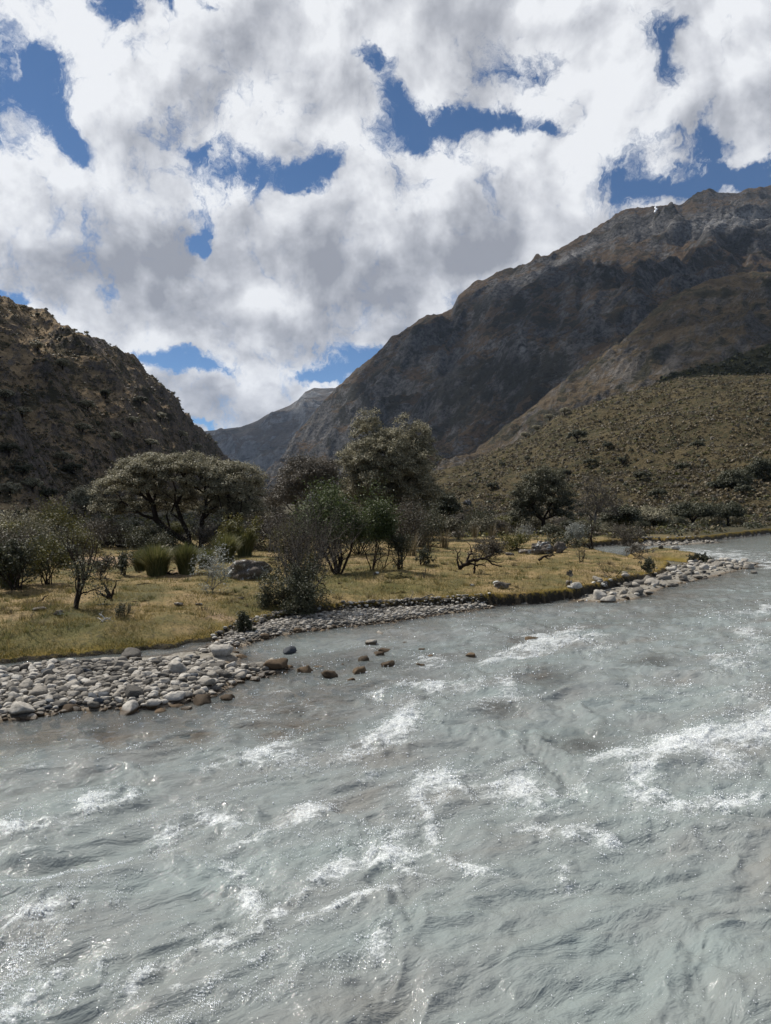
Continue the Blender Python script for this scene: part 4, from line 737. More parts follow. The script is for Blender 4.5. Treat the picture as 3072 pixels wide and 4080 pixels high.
T2 = tree('tree', 'tallest tree, rounded grey-green crown with ragged spiky top behind the green shrub', 'tree', (1520, 2110),
     [(1570, 1860, 165, 140, 0, 2.6), (1550, 1840, 170, 120, -1.2, 1.6), (1530, 1900, 190, 120, -1.4, 1.4), (1455, 1735, 70, 75, 0, 1.2), (1560, 1770, 90, 70, .2, 1.4), (1605, 1690, 34, 46, 0, .6), (1665, 1745, 50, 60, 0, .9), (1725, 1745, 26, 40, 0, .5), (1480, 1680, 40, 40, 0, .6), (1700, 1830, 45, 70, 0, 1.0), (1390, 1850, 80, 80, .2, 1.6), (1640, 1960, 110, 80, -.4, 1.8), (1480, 1960, 110, 90, -.2, 1.8), (1560, 2040, 170, 50, 0, 1.8), (1400, 1950, 60, 90, 0, 1.4)],
     950, 190, .38, .050, L_QUE, B_DARK, .17, 12, shell=.5, zmin=-.8, flat=.85, D=43)
T3 = tree('tree', 'low brownish half-bare tree filling the gap between the two largest trees', 'tree', (1210, 2120), [(1220, 1930, 130, 90, 0, 2.2), (1130, 1990, 80, 60, 0, 1.6), (1280, 1880, 70, 60, 0, 1.4), (1190, 1870, 50, 50, 0, 1)], 340, 110, .40, .045, L_BRN, B_GREY, .12, 13, shell=.4, zmin=-.6, flat=.9, D=41)
T4 = tree('tree', 'compact round dark olive tree reaching to the ground at the back right of the meadow', 'tree', (2165, 2112), [(2160, 1985, 120, 90, 0, 2.2), (2110, 1960, 70, 70, 0, 1.4), (2220, 1960, 70, 70, 0, 1.4), (2170, 1910, 80, 45, 0, 1.2), (2080, 2040, 60, 50, 0, 1.2), (2250, 2040, 70, 50, 0, 1.2)], 250, 170, .40, .055, leaf_mat('leaf_olive_shade', (0.04, 0.043, 0.024), (0.09, 0.088, 0.052), (0.20, 0.19, 0.125)), B_DARK, .15, 14, shell=.5, zmin=-.9, flat=.85, D=52)
T5 = tree('tree', 'grey twiggy half-bare tree right of the compact round tree', 'tree', (2370, 2110), [(2375, 1960, 70, 70, 0, 1.4), (2340, 2020, 60, 50, 0, 1.2), (2420, 2020, 60, 50, 0, 1.2)], 130, 60, .36, .045, L_BRN, B_GREY, .10, 15, shell=.35, zmin=-.8, flat=.9, D=54)
for i, (px, py, rx, ry, d_, lb) in enumerate([(2480, 2055, 70, 32, 56, 'low olive tree right of the grey twiggy tree'), (2590, 2060, 75, 36, 60, 'broad low olive tree left of the dark trees by the far river'), (2760, 2040, 95, 34, 66, 'dark spreading tree above the far bend of the river'), (2900, 2040, 60, 30, 68, 'small dark tree at the right of the spreading tree by the far river'), (2930, 1920, 70, 42, 92, 'dark rounded tree standing on the hillside above the river bend'), (3040, 1890, 80, 60, 95, 'dark tree on the hillside at the right edge'), (1770, 2020, 60, 50, 55, 'dark shaded small tree right of the tallest tree'), (330, 1985, 50, 42, 60, 'grey-green rounded tree left of the umbrella-shaped tree'), (250, 2040, 60, 36, 52, 'small grey tree at the foot of the left slope'), (1060, 2040, 60, 50, 44, 'dark small tree hidden right of the umbrella-shaped tree')]):
    tree('tree', lb, 'tree', (px, 0), [(px, py, rx, ry, 0, rx*d_/FOC), (px-rx*.5, py+ry*.4, rx*.5, ry*.6, 0, 1), (px+rx*.5, py+ry*.35, rx*.5, ry*.6, 0, 1)], 80, 130, .5*d_/60, .075*d_/60, (L_DARK, L_QUE, L_DARK, L_DARK, L_DARK, L_DARK, L_DARK, L_QUE, L_BRN, L_DARK)[i], B_DARK, .13, 20+i, shell=.45, zmin=-.6, flat=.8, D=d_)

# ---------------------------------------------------------------- shrubs of the meadow
S1 = shrub('shrub', 'tall twiggy grey-brown shrub in the middle of the meadow', 'shrub', 1195, 2395, 410, 330, L_OLV, B_GREY, 31, nl=5500, ls=.018, depth=4, stems=17, rad=.022, spread=.36, up=.16, leafy=.6, wob=.16)
bark_s = bark_mat('bark_twig_brown', (0.022, 0.017, 0.013), (0.065, 0.050, 0.038)); S1.children[0].data.materials.clear(); S1.children[0].data.materials.append(bark_s)
shrub('shrub', 'dark leafy bush at the foot of the tall twiggy shrub, nearest the bank', 'shrub', 1165, 2435, 185, 250, L_DARK, B_DARK, 32, nl=16000, ls=.020, depth=3, stems=14, rad=.012, spread=.6, up=.05, leafy=1.1)
shrub('shrub', 'green-topped shrub with bare black stems right of the twiggy shrub', 'shrub', 1345, 2290, 345, 330, L_GREEN, B_DARK, 33, nl=19000, ls=.030, depth=3, stems=9, rad=.038, spread=.55, up=.10, leafy=1.3, tips_only=.50)
shrub('shrub', 'bushy green crown shrub leaning right on thin dark stems', 'shrub', 1480, 2275, 250, 190, L_GREEN, B_DARK, 34, nl=9000, ls=.030, depth=3, stems=5, rad=.022, spread=.6, up=.08, leafy=1.3, tips_only=.55)
shrub('shrub', 'upright dark shrub with bare stems and low leaves, right of the green shrubs', 'shrub', 1590, 2268, 190, 130, L_DARK, B_DARK, 35, nl=3000, ls=.024, depth=3, stems=8, rad=.018, spread=.4, up=.16, low=.7)
shrub('shrub', 'little dark bush right of the upright dark shrub', 'shrub', 1680, 2250, 70, 80, L_DARK, B_DARK, 36, nl=1800, ls=.024, depth=2, stems=8, rad=.012)
shrub('shrub', 'yellowish green bush between the umbrella-shaped tree and the twiggy shrub', 'shrub', 985, 2190, 150, 200, L_YEL, B_DARK, 37, nl=3600, ls=.040, depth=3, stems=7, rad=.02, tips_only=.35, D=27)
shrub('scorched_shrub', 'scorched black shrub with one straight trunk in the grass at the left', 'shrub', 290, 2425, 330, 210, L_DARK, B_DARK, 38, nl=1500, ls=.020, depth=3, stems=3, rad=.034, spread=.7, up=.12, low=.55)
shrub('shrub', 'thin silvery shrub with a violet flower in front of the green tufts', 'shrub', 850, 2365, 190, 150, L_SIL, B_GREY, 39, nl=1500, ls=.022, depth=3, stems=4, rad=.012, spread=.45, up=.14)
shrub('shrub', 'dark tangled bush at the far left of the meadow', 'shrub', 70, 2350, 200, 230, L_DARK, B_DARK, 40, nl=4200, ls=.032, depth=3, stems=10, rad=.018)
shrub('shrub', 'bare-stemmed dark bush between the left edge and the scorched shrub', 'shrub', 190, 2330, 190, 190, L_YEL, B_DARK, 41, nl=2600, ls=.028, depth=3, stems=8, rad=.016)
shrub('shrub', 'small brown bush right of the scorched shrub', 'shrub', 395, 2310, 110, 120, L_BRN, B_DARK, 42, nl=1400, ls=.026, depth=3, stems=8, rad=.010)
shrub('shrub', 'small dark upright bush left of the green grass tufts', 'shrub', 497, 2290, 90, 70, L_DARK, B_DARK, 43, nl=1500, ls=.026, depth=2, stems=10, rad=.010, up=.3)
shrub('shrub', 'rounded grey-brown bush at the back of the dry meadow', 'shrub', 1940, 2228, 85, 140, L_BRN, B_DARK, 44, nl=3600, ls=.030, depth=3, stems=12, rad=.012)
shrub('shrub', 'low spreading green bush right of the rounded grey-brown bush', 'shrub', 2080, 2195, 60, 170, L_YEL, B_DARK, 45, nl=3000, ls=.036, depth=2, stems=16, rad=.012, D=31)
shrub('shrub', 'low dark bush behind the pointed white-grey rock', 'shrub', 2230, 2190, 56, 150, L_DARK, B_DARK, 46, nl=2600, ls=.036, depth=2, stems=16, rad=.012, D=33)
shrub('shrub', 'pale silver-green round bush beside the leaning bare tree', 'shrub', 2300, 2160, 90, 100, L_SIL, B_GREY, 47, nl=3800, ls=.036, depth=3, stems=12, rad=.010, D=37)
shrub('shrub', 'pale straw-coloured bare bush in front of the compact round tree', 'shrub', 2088, 2140, 68, 90, L_SIL, B_GREY, 48, nl=700, ls=.030, depth=3, stems=16, rad=.010, D=40)
shrub('shrub', 'grey-brown bush over the side channel', 'shrub', 2505, 2165, 100, 130, L_BRN, B_DARK, 49, nl=3400, ls=.040, depth=3, stems=12, rad=.014, D=43)
shrub('bare_tree', 'small leaning bare black tree at the end of the side channel', 'tree', 2355, 2205, 150, 120, L_DARK, B_DARK, 50, nl=500, ls=.035, depth=3, stems=3, rad=.05, spread=.5, D=33)
shrub('shrub', 'small dark bush alone on the dry grass by the stony spit', 'shrub', 2590, 2282, 55, 62, L_DARK, B_DARK, 51, nl=1600, ls=.026, depth=2, stems=10, rad=.01)
shrub('shrub', 'dense dark cushion bush at the right tip of the river islet', 'shrub', 2788, 2240, 34, 76, L_DARK, B_DARK, 52, nl=3600, ls=.03, depth=2, stems=14, rad=.01)
shrub('shrub', 'brown twiggy bush at the left end of the river islet', 'shrub', 2530, 2218, 50, 70, L_BRN, B_DARK, 53, nl=1200, ls=.03, depth=3, stems=8, rad=.012)
shrub('shrub', 'dark grass-edged bush overhanging the muddy bank at left centre', 'shrub', 975, 2520, 80, 90, L_DARK, B_DARK, 54, nl=3200, ls=.016, depth=2, stems=12, rad=.006)
shrub('shrub', 'tiny dark bush below the forked stump', 'shrub', 480, 2462, 60, 56, L_DARK, B_DARK, 55, nl=900, ls=.012, depth=2, stems=9, rad=.006, up=.3)
shrub('shrub', 'small bare dark twig bush in the right of the dry meadow', 'shrub', 2318, 2240, 56, 40, L_BRN, B_DARK, 56, nl=160, ls=.02, depth=2, stems=6, rad=.012, up=.3)
shrub('shrub', 'bare forked twigs standing near the mossy bank edge', 'shrub', 2440, 2300, 70, 120, L_BRN, B_DARK, 57, nl=60, ls=.02, depth=2, stems=5, rad=.010)
shrub('shrub', 'small bare seedling on the grass right of the low mound', 'shrub', 1690, 2305, 44, 40, L_BRN, B_DARK, 58, nl=60, ls=.015, depth=2, stems=3, rad=.008)
shrub('shrub', 'bare reddish twigs at the foot of the green shrubs', 'shrub', 1490, 2270, 60, 50, L_BRN, B_RED, 59, nl=100, ls=.015, depth=2, stems=5, rad=.01)
shrub('shrub', 'dense dark shrub with reeds at the back centre of the meadow', 'shrub', 1880, 2110, 100, 150, L_DARK, B_DARK, 60, nl=3600, ls=.045, depth=3, stems=10, rad=.02, D=50)
for i, (px, py, h, w_, lb) in enumerate([(625, 2290, 130, 170, 'olive green grass tuft left of the bright green one'), (742, 2288, 130, 130, 'bright green grass tuft below the umbrella-shaped tree'), (900, 2240, 120, 130, 'tall green grass tuft behind the silvery shrub'), (975, 2215, 110, 120, 'tall green grass tuft left of the twiggy shrub'), (35, 2340, 110, 130, 'straw-coloured grass tuft at the left edge of the meadow'), (1560, 2130, 90, 130, 'green grass tuft behind the green shrubs'), (1700, 2130, 60, 120, 'dull green tuft right of the tallest tree'), (560, 2275, 90, 90, 'grey-green grass tuft at the left end of the green tufts'), (820, 2270, 90, 100, 'small olive tuft between the two bright green tufts')]):
    tuft('grass_tuft', lb, px, py, h, w_, 70+i, 1300, L_GREEN if i in (1, 2, 3) and False else L_ICH, group='tall grass tufts in the meadow')
r_ = np.random.default_rng(5)
pr_ = []
for i in range(4):
    pr_.append(tuft('dry_reeds', f'x', 1800+i*10, 2150, 70, 60, 90+i, 70, L_TUS, wd=.010, cat='reeds'))
spots = [(1640, 2215, 'right of the upright dark shrub'), (1700, 2200, 'above the little dark bush'), (1830, 2150, 'on the sandy ground below the dense dark shrub'), (1890, 2142, 'on the sandy ground left of the pale bare bush'), (1960, 2150, 'behind the rounded grey-brown bush'), (1770, 2185, 'in the middle of the back meadow'), (2010, 2135, 'just left of the pale straw-coloured bush'), (60, 2250, 'at the left edge above the tangled bush')]
for i, (px, py, wh) in enumerate(spots):
    o = pr_[i] if i < 4 else pr_[i-4].copy()
    if i >= 4: COL.objects.link(o)
    o.location = place(px, py); tag(o, 'thin dry brown reeds '+wh, 'reeds', 'thin dry reeds in the meadow')
# dead wood
dead('forked_stump', 'charred forked stump standing in the grass right of the scorched shrub', 440, 2388, [[(440, 2390, 0), (425, 2350, 0), (412, 2318, 0)], [(442, 2385, 0), (455, 2345, 0), (466, 2314, 0)], [(436, 2385, 0), (410, 2370, 0), (392, 2352, 0)]], B_DARK, .05, 101, 'stump', 1)
dead('dead_branch', 'sprawling charred dead branches lying on the dry meadow', 1835, 2290, [[(1830, 2265, 0), (1870, 2235, -.1), (1930, 2225, 0), (2000, 2262, 0)], [(1832, 2270, 0), (1822, 2230, 0), (1835, 2185, 0)], [(1850, 2250, 0), (1900, 2248, -.2), (1940, 2256, 0)], [(1890, 2285, 0), (1892, 2250, 0), (1900, 2225, 0)], [(1860, 2240, 0), (1880, 2200, 0), (1872, 2170, 0)], [(1920, 2228, 0), (1960, 2215, .2), (1975, 2180, .2)]], B_DARK, .06, 102, twigs=9)
dead('dead_branch', 'short arched dead branch at the front of the lichen boulders', 2150, 2240, [[(2145, 2232, 0), (2165, 2218, 0), (2200, 2210, 0), (2212, 2215, 0)], [(2170, 2218, 0), (2190, 2230, 0)]], B_DARK, .05, 103, twigs=2)
dead('driftwood', 'bleached white driftwood twigs on the grass near the muddy bank', 430, 2475, [[(395, 2445, 0), (420, 2465, 0), (455, 2475, 0)], [(400, 2478, 0), (425, 2462, 0), (450, 2458, 0)], [(390, 2462, 0), (415, 2470, -.1), (440, 2480, 0)]], B_WHITE, .014, 104, 'driftwood', 9)
dead('driftwood', 'bleached pale roots dangling over the bank at the pebble strip', 1225, 2455, [[(1210, 2430, 0), (1228, 2440, 0), (1238, 2462, 0)], [(1215, 2432, 0), (1240, 2434, 0), (1252, 2452, 0)]], B_WHITE, .012, 105, 'driftwood', 6)
dead('dead_branch', 'dark fallen log with twigs on the grass left of the green tufts', 680, 2290, [[(610, 2296, 0), (660, 2284, 0), (715, 2286, 0)], [(640, 2290, 0), (690, 2276, 0)]], B_DARK, .055, 106, twigs=6)
dead('dead_branch', 'thin dark stick lying in the grass below the twiggy shrub', 1320, 2340, [[(1262, 2308, 0), (1300, 2335, -.1)]], B_DARK, .03, 107, twigs=0)
dead('dead_branch', 'grey fallen branch lying on the grass near the pebble strip', 1640, 2400, [[(1590, 2398, 0), (1660, 2385, 0), (1730, 2368, 0)], [(1655, 2386, 0), (1700, 2392, 0)]], B_GREY, .03, 108, twigs=8)
dead('dead_branch', 'long thin brown branch lying on the grass right of the forked stump', 560, 2400, [[(470, 2404, 0), (560, 2396, 0), (600, 2390, 0)]], B_DARK, .018, 109, twigs=3)
dead('dead_branch', 'dark crooked branch propped in the grass left of the scorched shrub', 165, 2400, [[(148, 2405, 0), (172, 2385, 0), (190, 2372, 0)]], B_DARK, .022, 110, twigs=3)
dead('dead_branch', 'dark thin stick lying in the grass behind the scorched shrub', 570, 2330, [[(535, 2332, 0), (605, 2324, 0)]], B_DARK, .018, 111, twigs=1)
dead('dead_branch', 'bent dead stem leaning over the river islet', 2620, 2205, [[(2590, 2222, 0), (2600, 2198, 0), (2622, 2186, 0)]], B_GREY, .03, 112, twigs=2)
# a twig marker and low earth mounds
sg = empty('stick_marker', place(2270, 2338)); tag(sg, 'thin stick standing at the bank edge with a small dark leaf on top', 'stick')
V, F = frusta([(np.array((0, 0, -.1)), np.array((0, 0, .32)), .007, .005)]); mesh('stick', V, F, B_DARK, sg)
V, F = leaves(np.array([[0, 0, .33], [.02, 0, .35], [-.03, 0, .31], [.03, 0, .29]]), np.array([[0, -1, .3], [.2, -1, .5], [-.5, -1, 0], [.5, -1, .2]]), .06, np.random.default_rng(3), .9); mesh('leaf', V, F, L_BRN, sg)
def mound(px, py, wpx, hpx, label, seed):
    x, y, z = place(px, py); s = y/FOC; V = I4[0].copy(); V *= (1+.25*fbm(V[:, 0]*1.8+seed, V[:, 1]*1.8, 4, seed))[:, None]; V *= np.array((wpx*s*.5, wpx*s*.4, hpx*s)); o = mesh('mound', V, I4[1], m_mound, smooth=True); o.location = (x, y, z-.02); tag(o, label, 'mound')
m_mound, t = new_mat('mound_turf'); pos = t.n('ShaderNodeNewGeometry').outputs['Position']; nn = t.noise(pos, 16, 4, .7)
t.out(t.bsdf(t.mix(t.mr(nn, .35, .65), (0.05, 0.045, 0.02), (0.15, 0.12, 0.045)), .95, t.bump(nn, 1, .05), .1))
mound(1580, 2300, 110, 22, 'low dark turf mound below the upright dark shrub', 1); mound(1600, 2362, 44, 12, 'tiny dark turf mound left of the grey fallen branch', 2)

for i, (px, D_, h, w_, lm, lb) in enumerate([(1080, 30, 170, 190, L_BRN, 'grey-brown tangled shrub between the yellowish bush and the twiggy shrub'), (1290, 26, 230, 230, L_DARK, 'dull olive shrub filling in behind the twiggy shrub'), (1430, 28, 210, 260, L_DARK, 'dense dull olive shrub behind the green-topped shrub'), (1590, 30, 190, 200, L_BRN, 'brownish shrub in front of the tallest tree'), (1680, 33, 150, 200, L_DARK, 'dark low shrub at the right foot of the tallest tree'),
        (1180, 21, 190, 200, L_YEL, 'olive shrub with yellow tips behind the white-streaked boulder'), (20, 19, 190, 260, L_BRN, 'brown tangled brush at the left edge behind the dark tangled bush'), (150, 24, 170, 260, L_DARK, 'dark brush left of the sandy patch'), (300, 27, 120, 200, L_YEL, 'olive brush just left of the sandy patch'), (600, 30, 90, 220, L_DARK, 'dark brush under the left side of the umbrella-shaped tree'), (880, 31, 120, 220, L_BRN, 'brownish brush under the right side of the umbrella-shaped tree'), (400, 33, 110, 240, L_BRN, 'grey-brown brush behind the flat grey boulder'), (60, 34, 150, 300, L_QUE, 'grey-green brush at the far left below the rocky slope'), (230, 38, 160, 260, L_YEL, 'yellow-green brush below the shaded part of the left slope')]):
    shrub('shrub', lb, 'shrub', px, 0, h, w_, lm, B_DARK, 130+i, nl=6000, ls=.026*D_/22, depth=3, stems=14, rad=.018, spread=.6, up=.08, leafy=1.5, D=D_)

# ---------------------------------------------------------------- scrub belt behind the meadow: separate bushes
mats = [('dark green', L_DARK), ('olive brown', L_OLV), ('grey brown', L_BRN), ('yellow green', L_YEL)]
rb = np.random.default_rng(17); protos = {}
for k, (cn, lm) in enumerate(mats):
    for v in range(2):
        LV, LF, SV, SF = bush_parts(np.random.default_rng(500+k*5+v), 1.0, 1.5+.3*v, 3000, .040, 8+v, 6)
        root = empty('bush', (0, 0, 0)); mesh('stems', SV, SF, B_DARK, root); mesh('foliage', LV, LF, lm, root); protos[(k, v)] = [root, False]
def dup(root, loc, rz, s, label, group):
    c = root.copy(); COL.objects.link(c); c.location = loc; c.rotation_euler = (0, 0, rz); c.scale = s; tag(c, label, 'bush', group)
    for ch in root.children:
        q = ch.copy(); COL.objects.link(q); q.parent = c
    return c
belt = []
for i in range(96):
    px = -60+3200*i/95+rb.uniform(-20, 20)
    if px < 560: d = rb.uniform(26, 58); h = rb.uniform(.7, 1.4)*d/40
    elif px < 1150: d = rb.uniform(36, 60); h = rb.uniform(.8, 1.4)
    elif px < 2350: d = rb.uniform(46, 66); h = rb.uniform(.9, 1.7)
    else: d = rb.uniform(52+(px-2350)*.028, 80); h = rb.uniform(.9, 1.7)
    if 300 < px < 560 and d < 40: d += 12
    if px > 2700 and d < 72: d = rb.uniform(72, 84)
    belt.append((px, d, h*.85))
for px, d, h in [(20, 22, 1.0), (130, 24, .9), (250, 22, .8), (60, 30, 1.4), (330, 30, .9), (420, 33, .8), (2450, 47, .8), (2620, 60, 1.0), (2700, 64, 1.1), (2480, 56, 1.2), (1800, 47, 1.3), (1740, 50, 1.5), (1980, 50, 1.2), (2560, 58, .9), (2840, 70, 1.3), (2960, 76, 1.3), (3060, 80, 1.2)]: belt.append((px, d, h))
byk = {}
for px, d, h in sorted(belt):
    k = int(rb.choice(4, p=[.42, .22, .22, .14])); byk.setdefault(k, []).append((px, d, h))
for k, lst in byk.items():
    for j, (px, d, h) in enumerate(lst):
        v = j % 2; pr = protos[(k, v)]; x, y, z = at(px, d)
        label = f'{mats[k][0]} bush in the scrub belt, {ORD[j]} of its colour from left'; grp_ = 'bushes of the scrub belt'
        s = (h*rb.uniform(.9, 1.3), h*rb.uniform(.9, 1.3), h)
        if not pr[1]:
            pr[1] = True; o = pr[0]; o.location = (x, y, z-.05); o.scale = s; tag(o, label, 'bush', grp_)
        else: dup(pr[0], (x, y, z-.05), rb.uniform(0, 6.28), s, label, grp_)
# small trees standing out on the slopes: copies of one spreading tree
def slope_tree(seed, lm):
    r = np.random.default_rng(seed); root = empty('slope_tree', (0, 0, 0)); ells = [(0, 0, 1.3, 1.3, 1.3, .7), (-.9, .2, .9, .9, .8, .6), (.9, -.2, 1.0, .9, .8, .6)]; C = clumps_in(r, ells, 45, .5, -.3)
    V, F = frusta(skeleton(r, [(0, 0, -.4), (0, 0, .5), (.1, 0, 1.0)], C, .14)); mesh('trunk', V, F, B_DARK, root); Ps, Ns = [], []
    for c in C: d = unit(r.normal(size=(46, 3))); Ps.append(c+d*r.random((46, 1))**.4*.42*np.array((1, 1, .6))); Ns.append(unit(d+(0, 0, .6)))
    V, F = leaves(np.concatenate(Ps), np.concatenate(Ns), .12, r); mesh('crown', V, F, lm, root); return root
sp = [slope_tree(601, L_QUE), slope_tree(602, L_DARK)]; used = [False, False]
def put_slope(hill, px, py, s, k, label, group):
    X = hill.locate(px, py); o = sp[k]
    if used[k]: o = dup(sp[k], X, px, (s, s, s), label, group); o['category'] = 'tree'
    else: used[k] = True; o.location = X; o.scale = (s,)*3; tag(o, label, 'tree', group)
LT = [(20, 1600), (90, 1665), (35, 1830), (130, 1960), (255, 1855), (290, 1895), (90, 1905), (190, 2000), (40, 1980), (460, 1760), (530, 1700), (600, 1790), (700, 1830), (780, 1800), (350, 1640), (250, 1480), (420, 1590), (150, 1400), (560, 1620), (640, 1680), (720, 1750), (330, 1730)]
for j, (px, py) in enumerate(sorted(LT)): put_slope(L1, px, py, .45+.0045*L1.locate(px, py)[1], j % 3 == 1, f'small pale spreading tree on the left rocky slope, {ORD[j]} from the left', 'small trees on the left slope')
RT = [(298, 1312), (322, 1325), (345, 1332), (150, 1262), (95, 1232), (690, 1530), (860, 1770), (925, 1848), (980, 1905), (1030, 1955)]
for j, (px, py) in enumerate(sorted(RT)): put_slope(L1, px, py, .7 if px < 400 else 1.0, j % 2, f'tiny tree on the skyline of the left slope, {ORD[j]} from the left', 'small trees on the left skyline')
HT = [(2190, 1672), (2250, 1655), (2095, 1740), (2140, 1722), (2550, 1915), (2480, 1850), (2720, 1880), (2620, 1990), (2850, 1960), (2960, 1975), (2300, 1760), (2420, 1790), (2780, 1790), (2000, 1860), (2100, 1840), (1900, 1900), (1960, 1950), (2250, 1900), (2350, 1860)]
for j, (px, py) in enumerate(sorted(HT)): put_slope(H1, px, py, 0.7 if py > 1760 else 1.5, 0 if px < 2260 and py < 1760 else 1, f'small dark tree on the scrub-covered hill, {ORD[j]} from the left', 'small trees on the scrub hill')

# ---------------------------------------------------------------- uncountable growth
def hill_scrub(name, hill, n, p0, p1, tpow, mats_, sizes, seed, k=14, ls=.16, dens=None, tmin=.0):
    r = np.random.default_rng(seed); PX = r.uniform(p0, p1, n); T = tmin+(1-tmin)*r.random(n)**tpow; X, Y, Z = hill.ev(PX, T)
    keep = fbm(X/14, Y/14, 3, seed)+r.normal(size=n)*.3 > -.35
    if dens is not None: keep &= r.random(n) < dens(PX, CY-(Z-CAMZ)/Y*FOC)
    X, Y, Z = X[keep], Y[keep], Z[keep]; n = len(X); sz = (sizes[0]+(sizes[1]-sizes[0])*r.random(n)**3.0)*(.55+.45*Y/np.median(Y)); kind = r.choice(len(mats_), n, p=[m[1] for m in mats_])
    parts = []
    C = np.stack([X, Y, Z+sz*.25], 1); d = unit(r.normal(size=(n, k, 3))); d[..., 2] = np.abs(d[..., 2])*.9-.15
    P = C[:, None]+d*sz[:, None, None]*np.array((.62, .62, .6))*r.uniform(.55, 1.0, (n, k, 1)); N = unit(d+r.normal(size=(n, k, 3))*.45+(0, 0, .35)); S = np.repeat(sz[:, None]*ls*2.1, k, 1)
    V, F = leaves(P.reshape(-1, 3), N.reshape(-1, 3), S.reshape(-1), r, .7)
    return tag(mesh(name, V, F, [m[0] for m in mats_], mi=np.repeat(kind, k)), kind='stuff')
hill_scrub('hillside_scrub', H1, 46000, 1300, 3600, 1.7, [(L_TUS, .62), (L_YEL, .06), (L_BRN, .22), (L_DARK, .10)], (.28, .95), 701, 18, .12)
hill_scrub('slope_scrub', L1, 26000, -500, 1200, 1.5, [(L_DARK, .18), (L_BRN, .26), (L_OLV, .10), (L_TUS, .46)], (.3, 1.25), 702, 18, .13)
hill_scrub('dark_slope_scrub', M3, 2600, 2500, 3500, 1.0, [(L_DARK, .8), (L_YEL, .2)], (1.0, 3.2), 703, 16)
def undergrowth(name, n, seed, mats_):
    r = np.random.default_rng(seed); PX = r.uniform(-300, 3400, n); d = r.uniform(44, 120, n); m = (PX < 700); d[m] = r.uniform(27, 110, m.sum()); X = (PX-CX)/FOC*d; Z, dm_, di_, dg_, da_ = ground(X, d, True)
    keep = (dm_ > .5) & (fbm(X/5, d/5, 3, seed)+r.normal(size=n)*.2 > -.25); keep &= ~((PX > 330) & (PX < 600) & (d < 36)); X, d, Z = X[keep], d[keep], Z[keep]; n = len(X); k = 22; sz = r.uniform(.25, .75, n)*(.6+d/110)
    kind = r.choice(len(mats_), n, p=[q[1] for q in mats_]); dd = unit(r.normal(size=(n, k, 3))); dd[..., 2] = np.abs(dd[..., 2])
    P = np.stack([X, d, Z], 1)[:, None]+dd*sz[:, None, None]*np.array((.8, .8, .75))*r.uniform(.4, 1, (n, k, 1)); N = unit(dd+r.normal(size=(n, k, 3))*.5+(0, 0, .3))
    V, F = leaves(P.reshape(-1, 3), N.reshape(-1, 3), np.repeat(sz*.17, k), r, .65); return tag(mesh(name, V, F, [q[0] for q in mats_], mi=np.repeat(kind, k)), kind='stuff')
undergrowth('undergrowth', 9000, 711, [(L_DARK, .42), (L_YEL, .2), (L_BRN, .2), (L_TUS, .18)])
def blades(name, n, seed, pyr, pxr, L, W, mat, cond, lean=.5, clump=0):
    r = np.random.default_rng(seed); PX = r.uniform(pxr[0], pxr[1], n); PY = r.uniform(pyr[0], pyr[1], n); d = (CAMZ-.33)*FOC/(PY-CY); X = (PX-CX)/FOC*d
    Z, dm_, di_, dg_, da_ = ground(X, d, True); keep = cond(X, d, dm_, di_, PX, PY, r); X, d, Z = X[keep], d[keep], Z[keep]; n = len(X)
    h = r.uniform(L[0], L[1], n)*np.clip(1+.9*fbm(X*1.6, d*1.6, 3, seed), .35, 2.4); wd = W*(.35+d/13)*r.uniform(.7, 1.3, n); a = r.uniform(0, 6.28, n); sd = np.stack([np.cos(a), np.sin(a), 0*a], 1)*wd[:, None]; B = np.stack([X, d, Z-.01], 1); T = B+np.stack([r.normal(size=n)*lean*h, r.normal(size=n)*lean*h, h], 1)
    V = np.stack([B-sd, B+sd, T], 1).reshape(-1, 3); return tag(mesh(name, V, np.arange(3*n).reshape(-1, 3), mat), kind='stuff')
blades('meadow_grass', 300000, 721, (2112, 2690), (-250, 2800), (.025, .075), .0035, L_GRS, lambda X, d, m, i, PX, PY, r: ((m > .10) | (i > .1)) & (fbm(X*.9, d*.9, 3, 5)+r.normal(size=len(X))*.4 > -.3), .55)
blades('green_grass', 160000, 722, (2150, 2690), (-250, 2300), (.02, .06), .0035, L_ICH, lambda X, d, m, i, PX, PY, r: (m > .02) & (patch(PX, PY, [(300, 2540, 420, 70, 0, 1), (900, 2480, 260, 50, 10, 1), (1150, 2400, 240, 40, 0, 1), (1620, 2330, 160, 30, 0, 1), (1300, 2300, 200, 60, 0, .8)])+.55*sstep(.0, .5, fbm(X*.7, d*.5, 3, 55)) > r.random(len(X))*.9), .6)
blades('dry_straws', 5000, 723, (2170, 2420), (1400, 2700), (.12, .26), .0016, L_GRS, lambda X, d, m, i, PX, PY, r: (m > .3), .14)
blades('bank_moss', 90000, 724, (2260, 2720), (-250, 2700), (.02, .07), .005, L_MOSS, lambda X, d, m, i, PX, PY, r: (m > .10) & (m < .22+.16*r.random(len(X))+.15*perlin(X, d, 3)), .9)
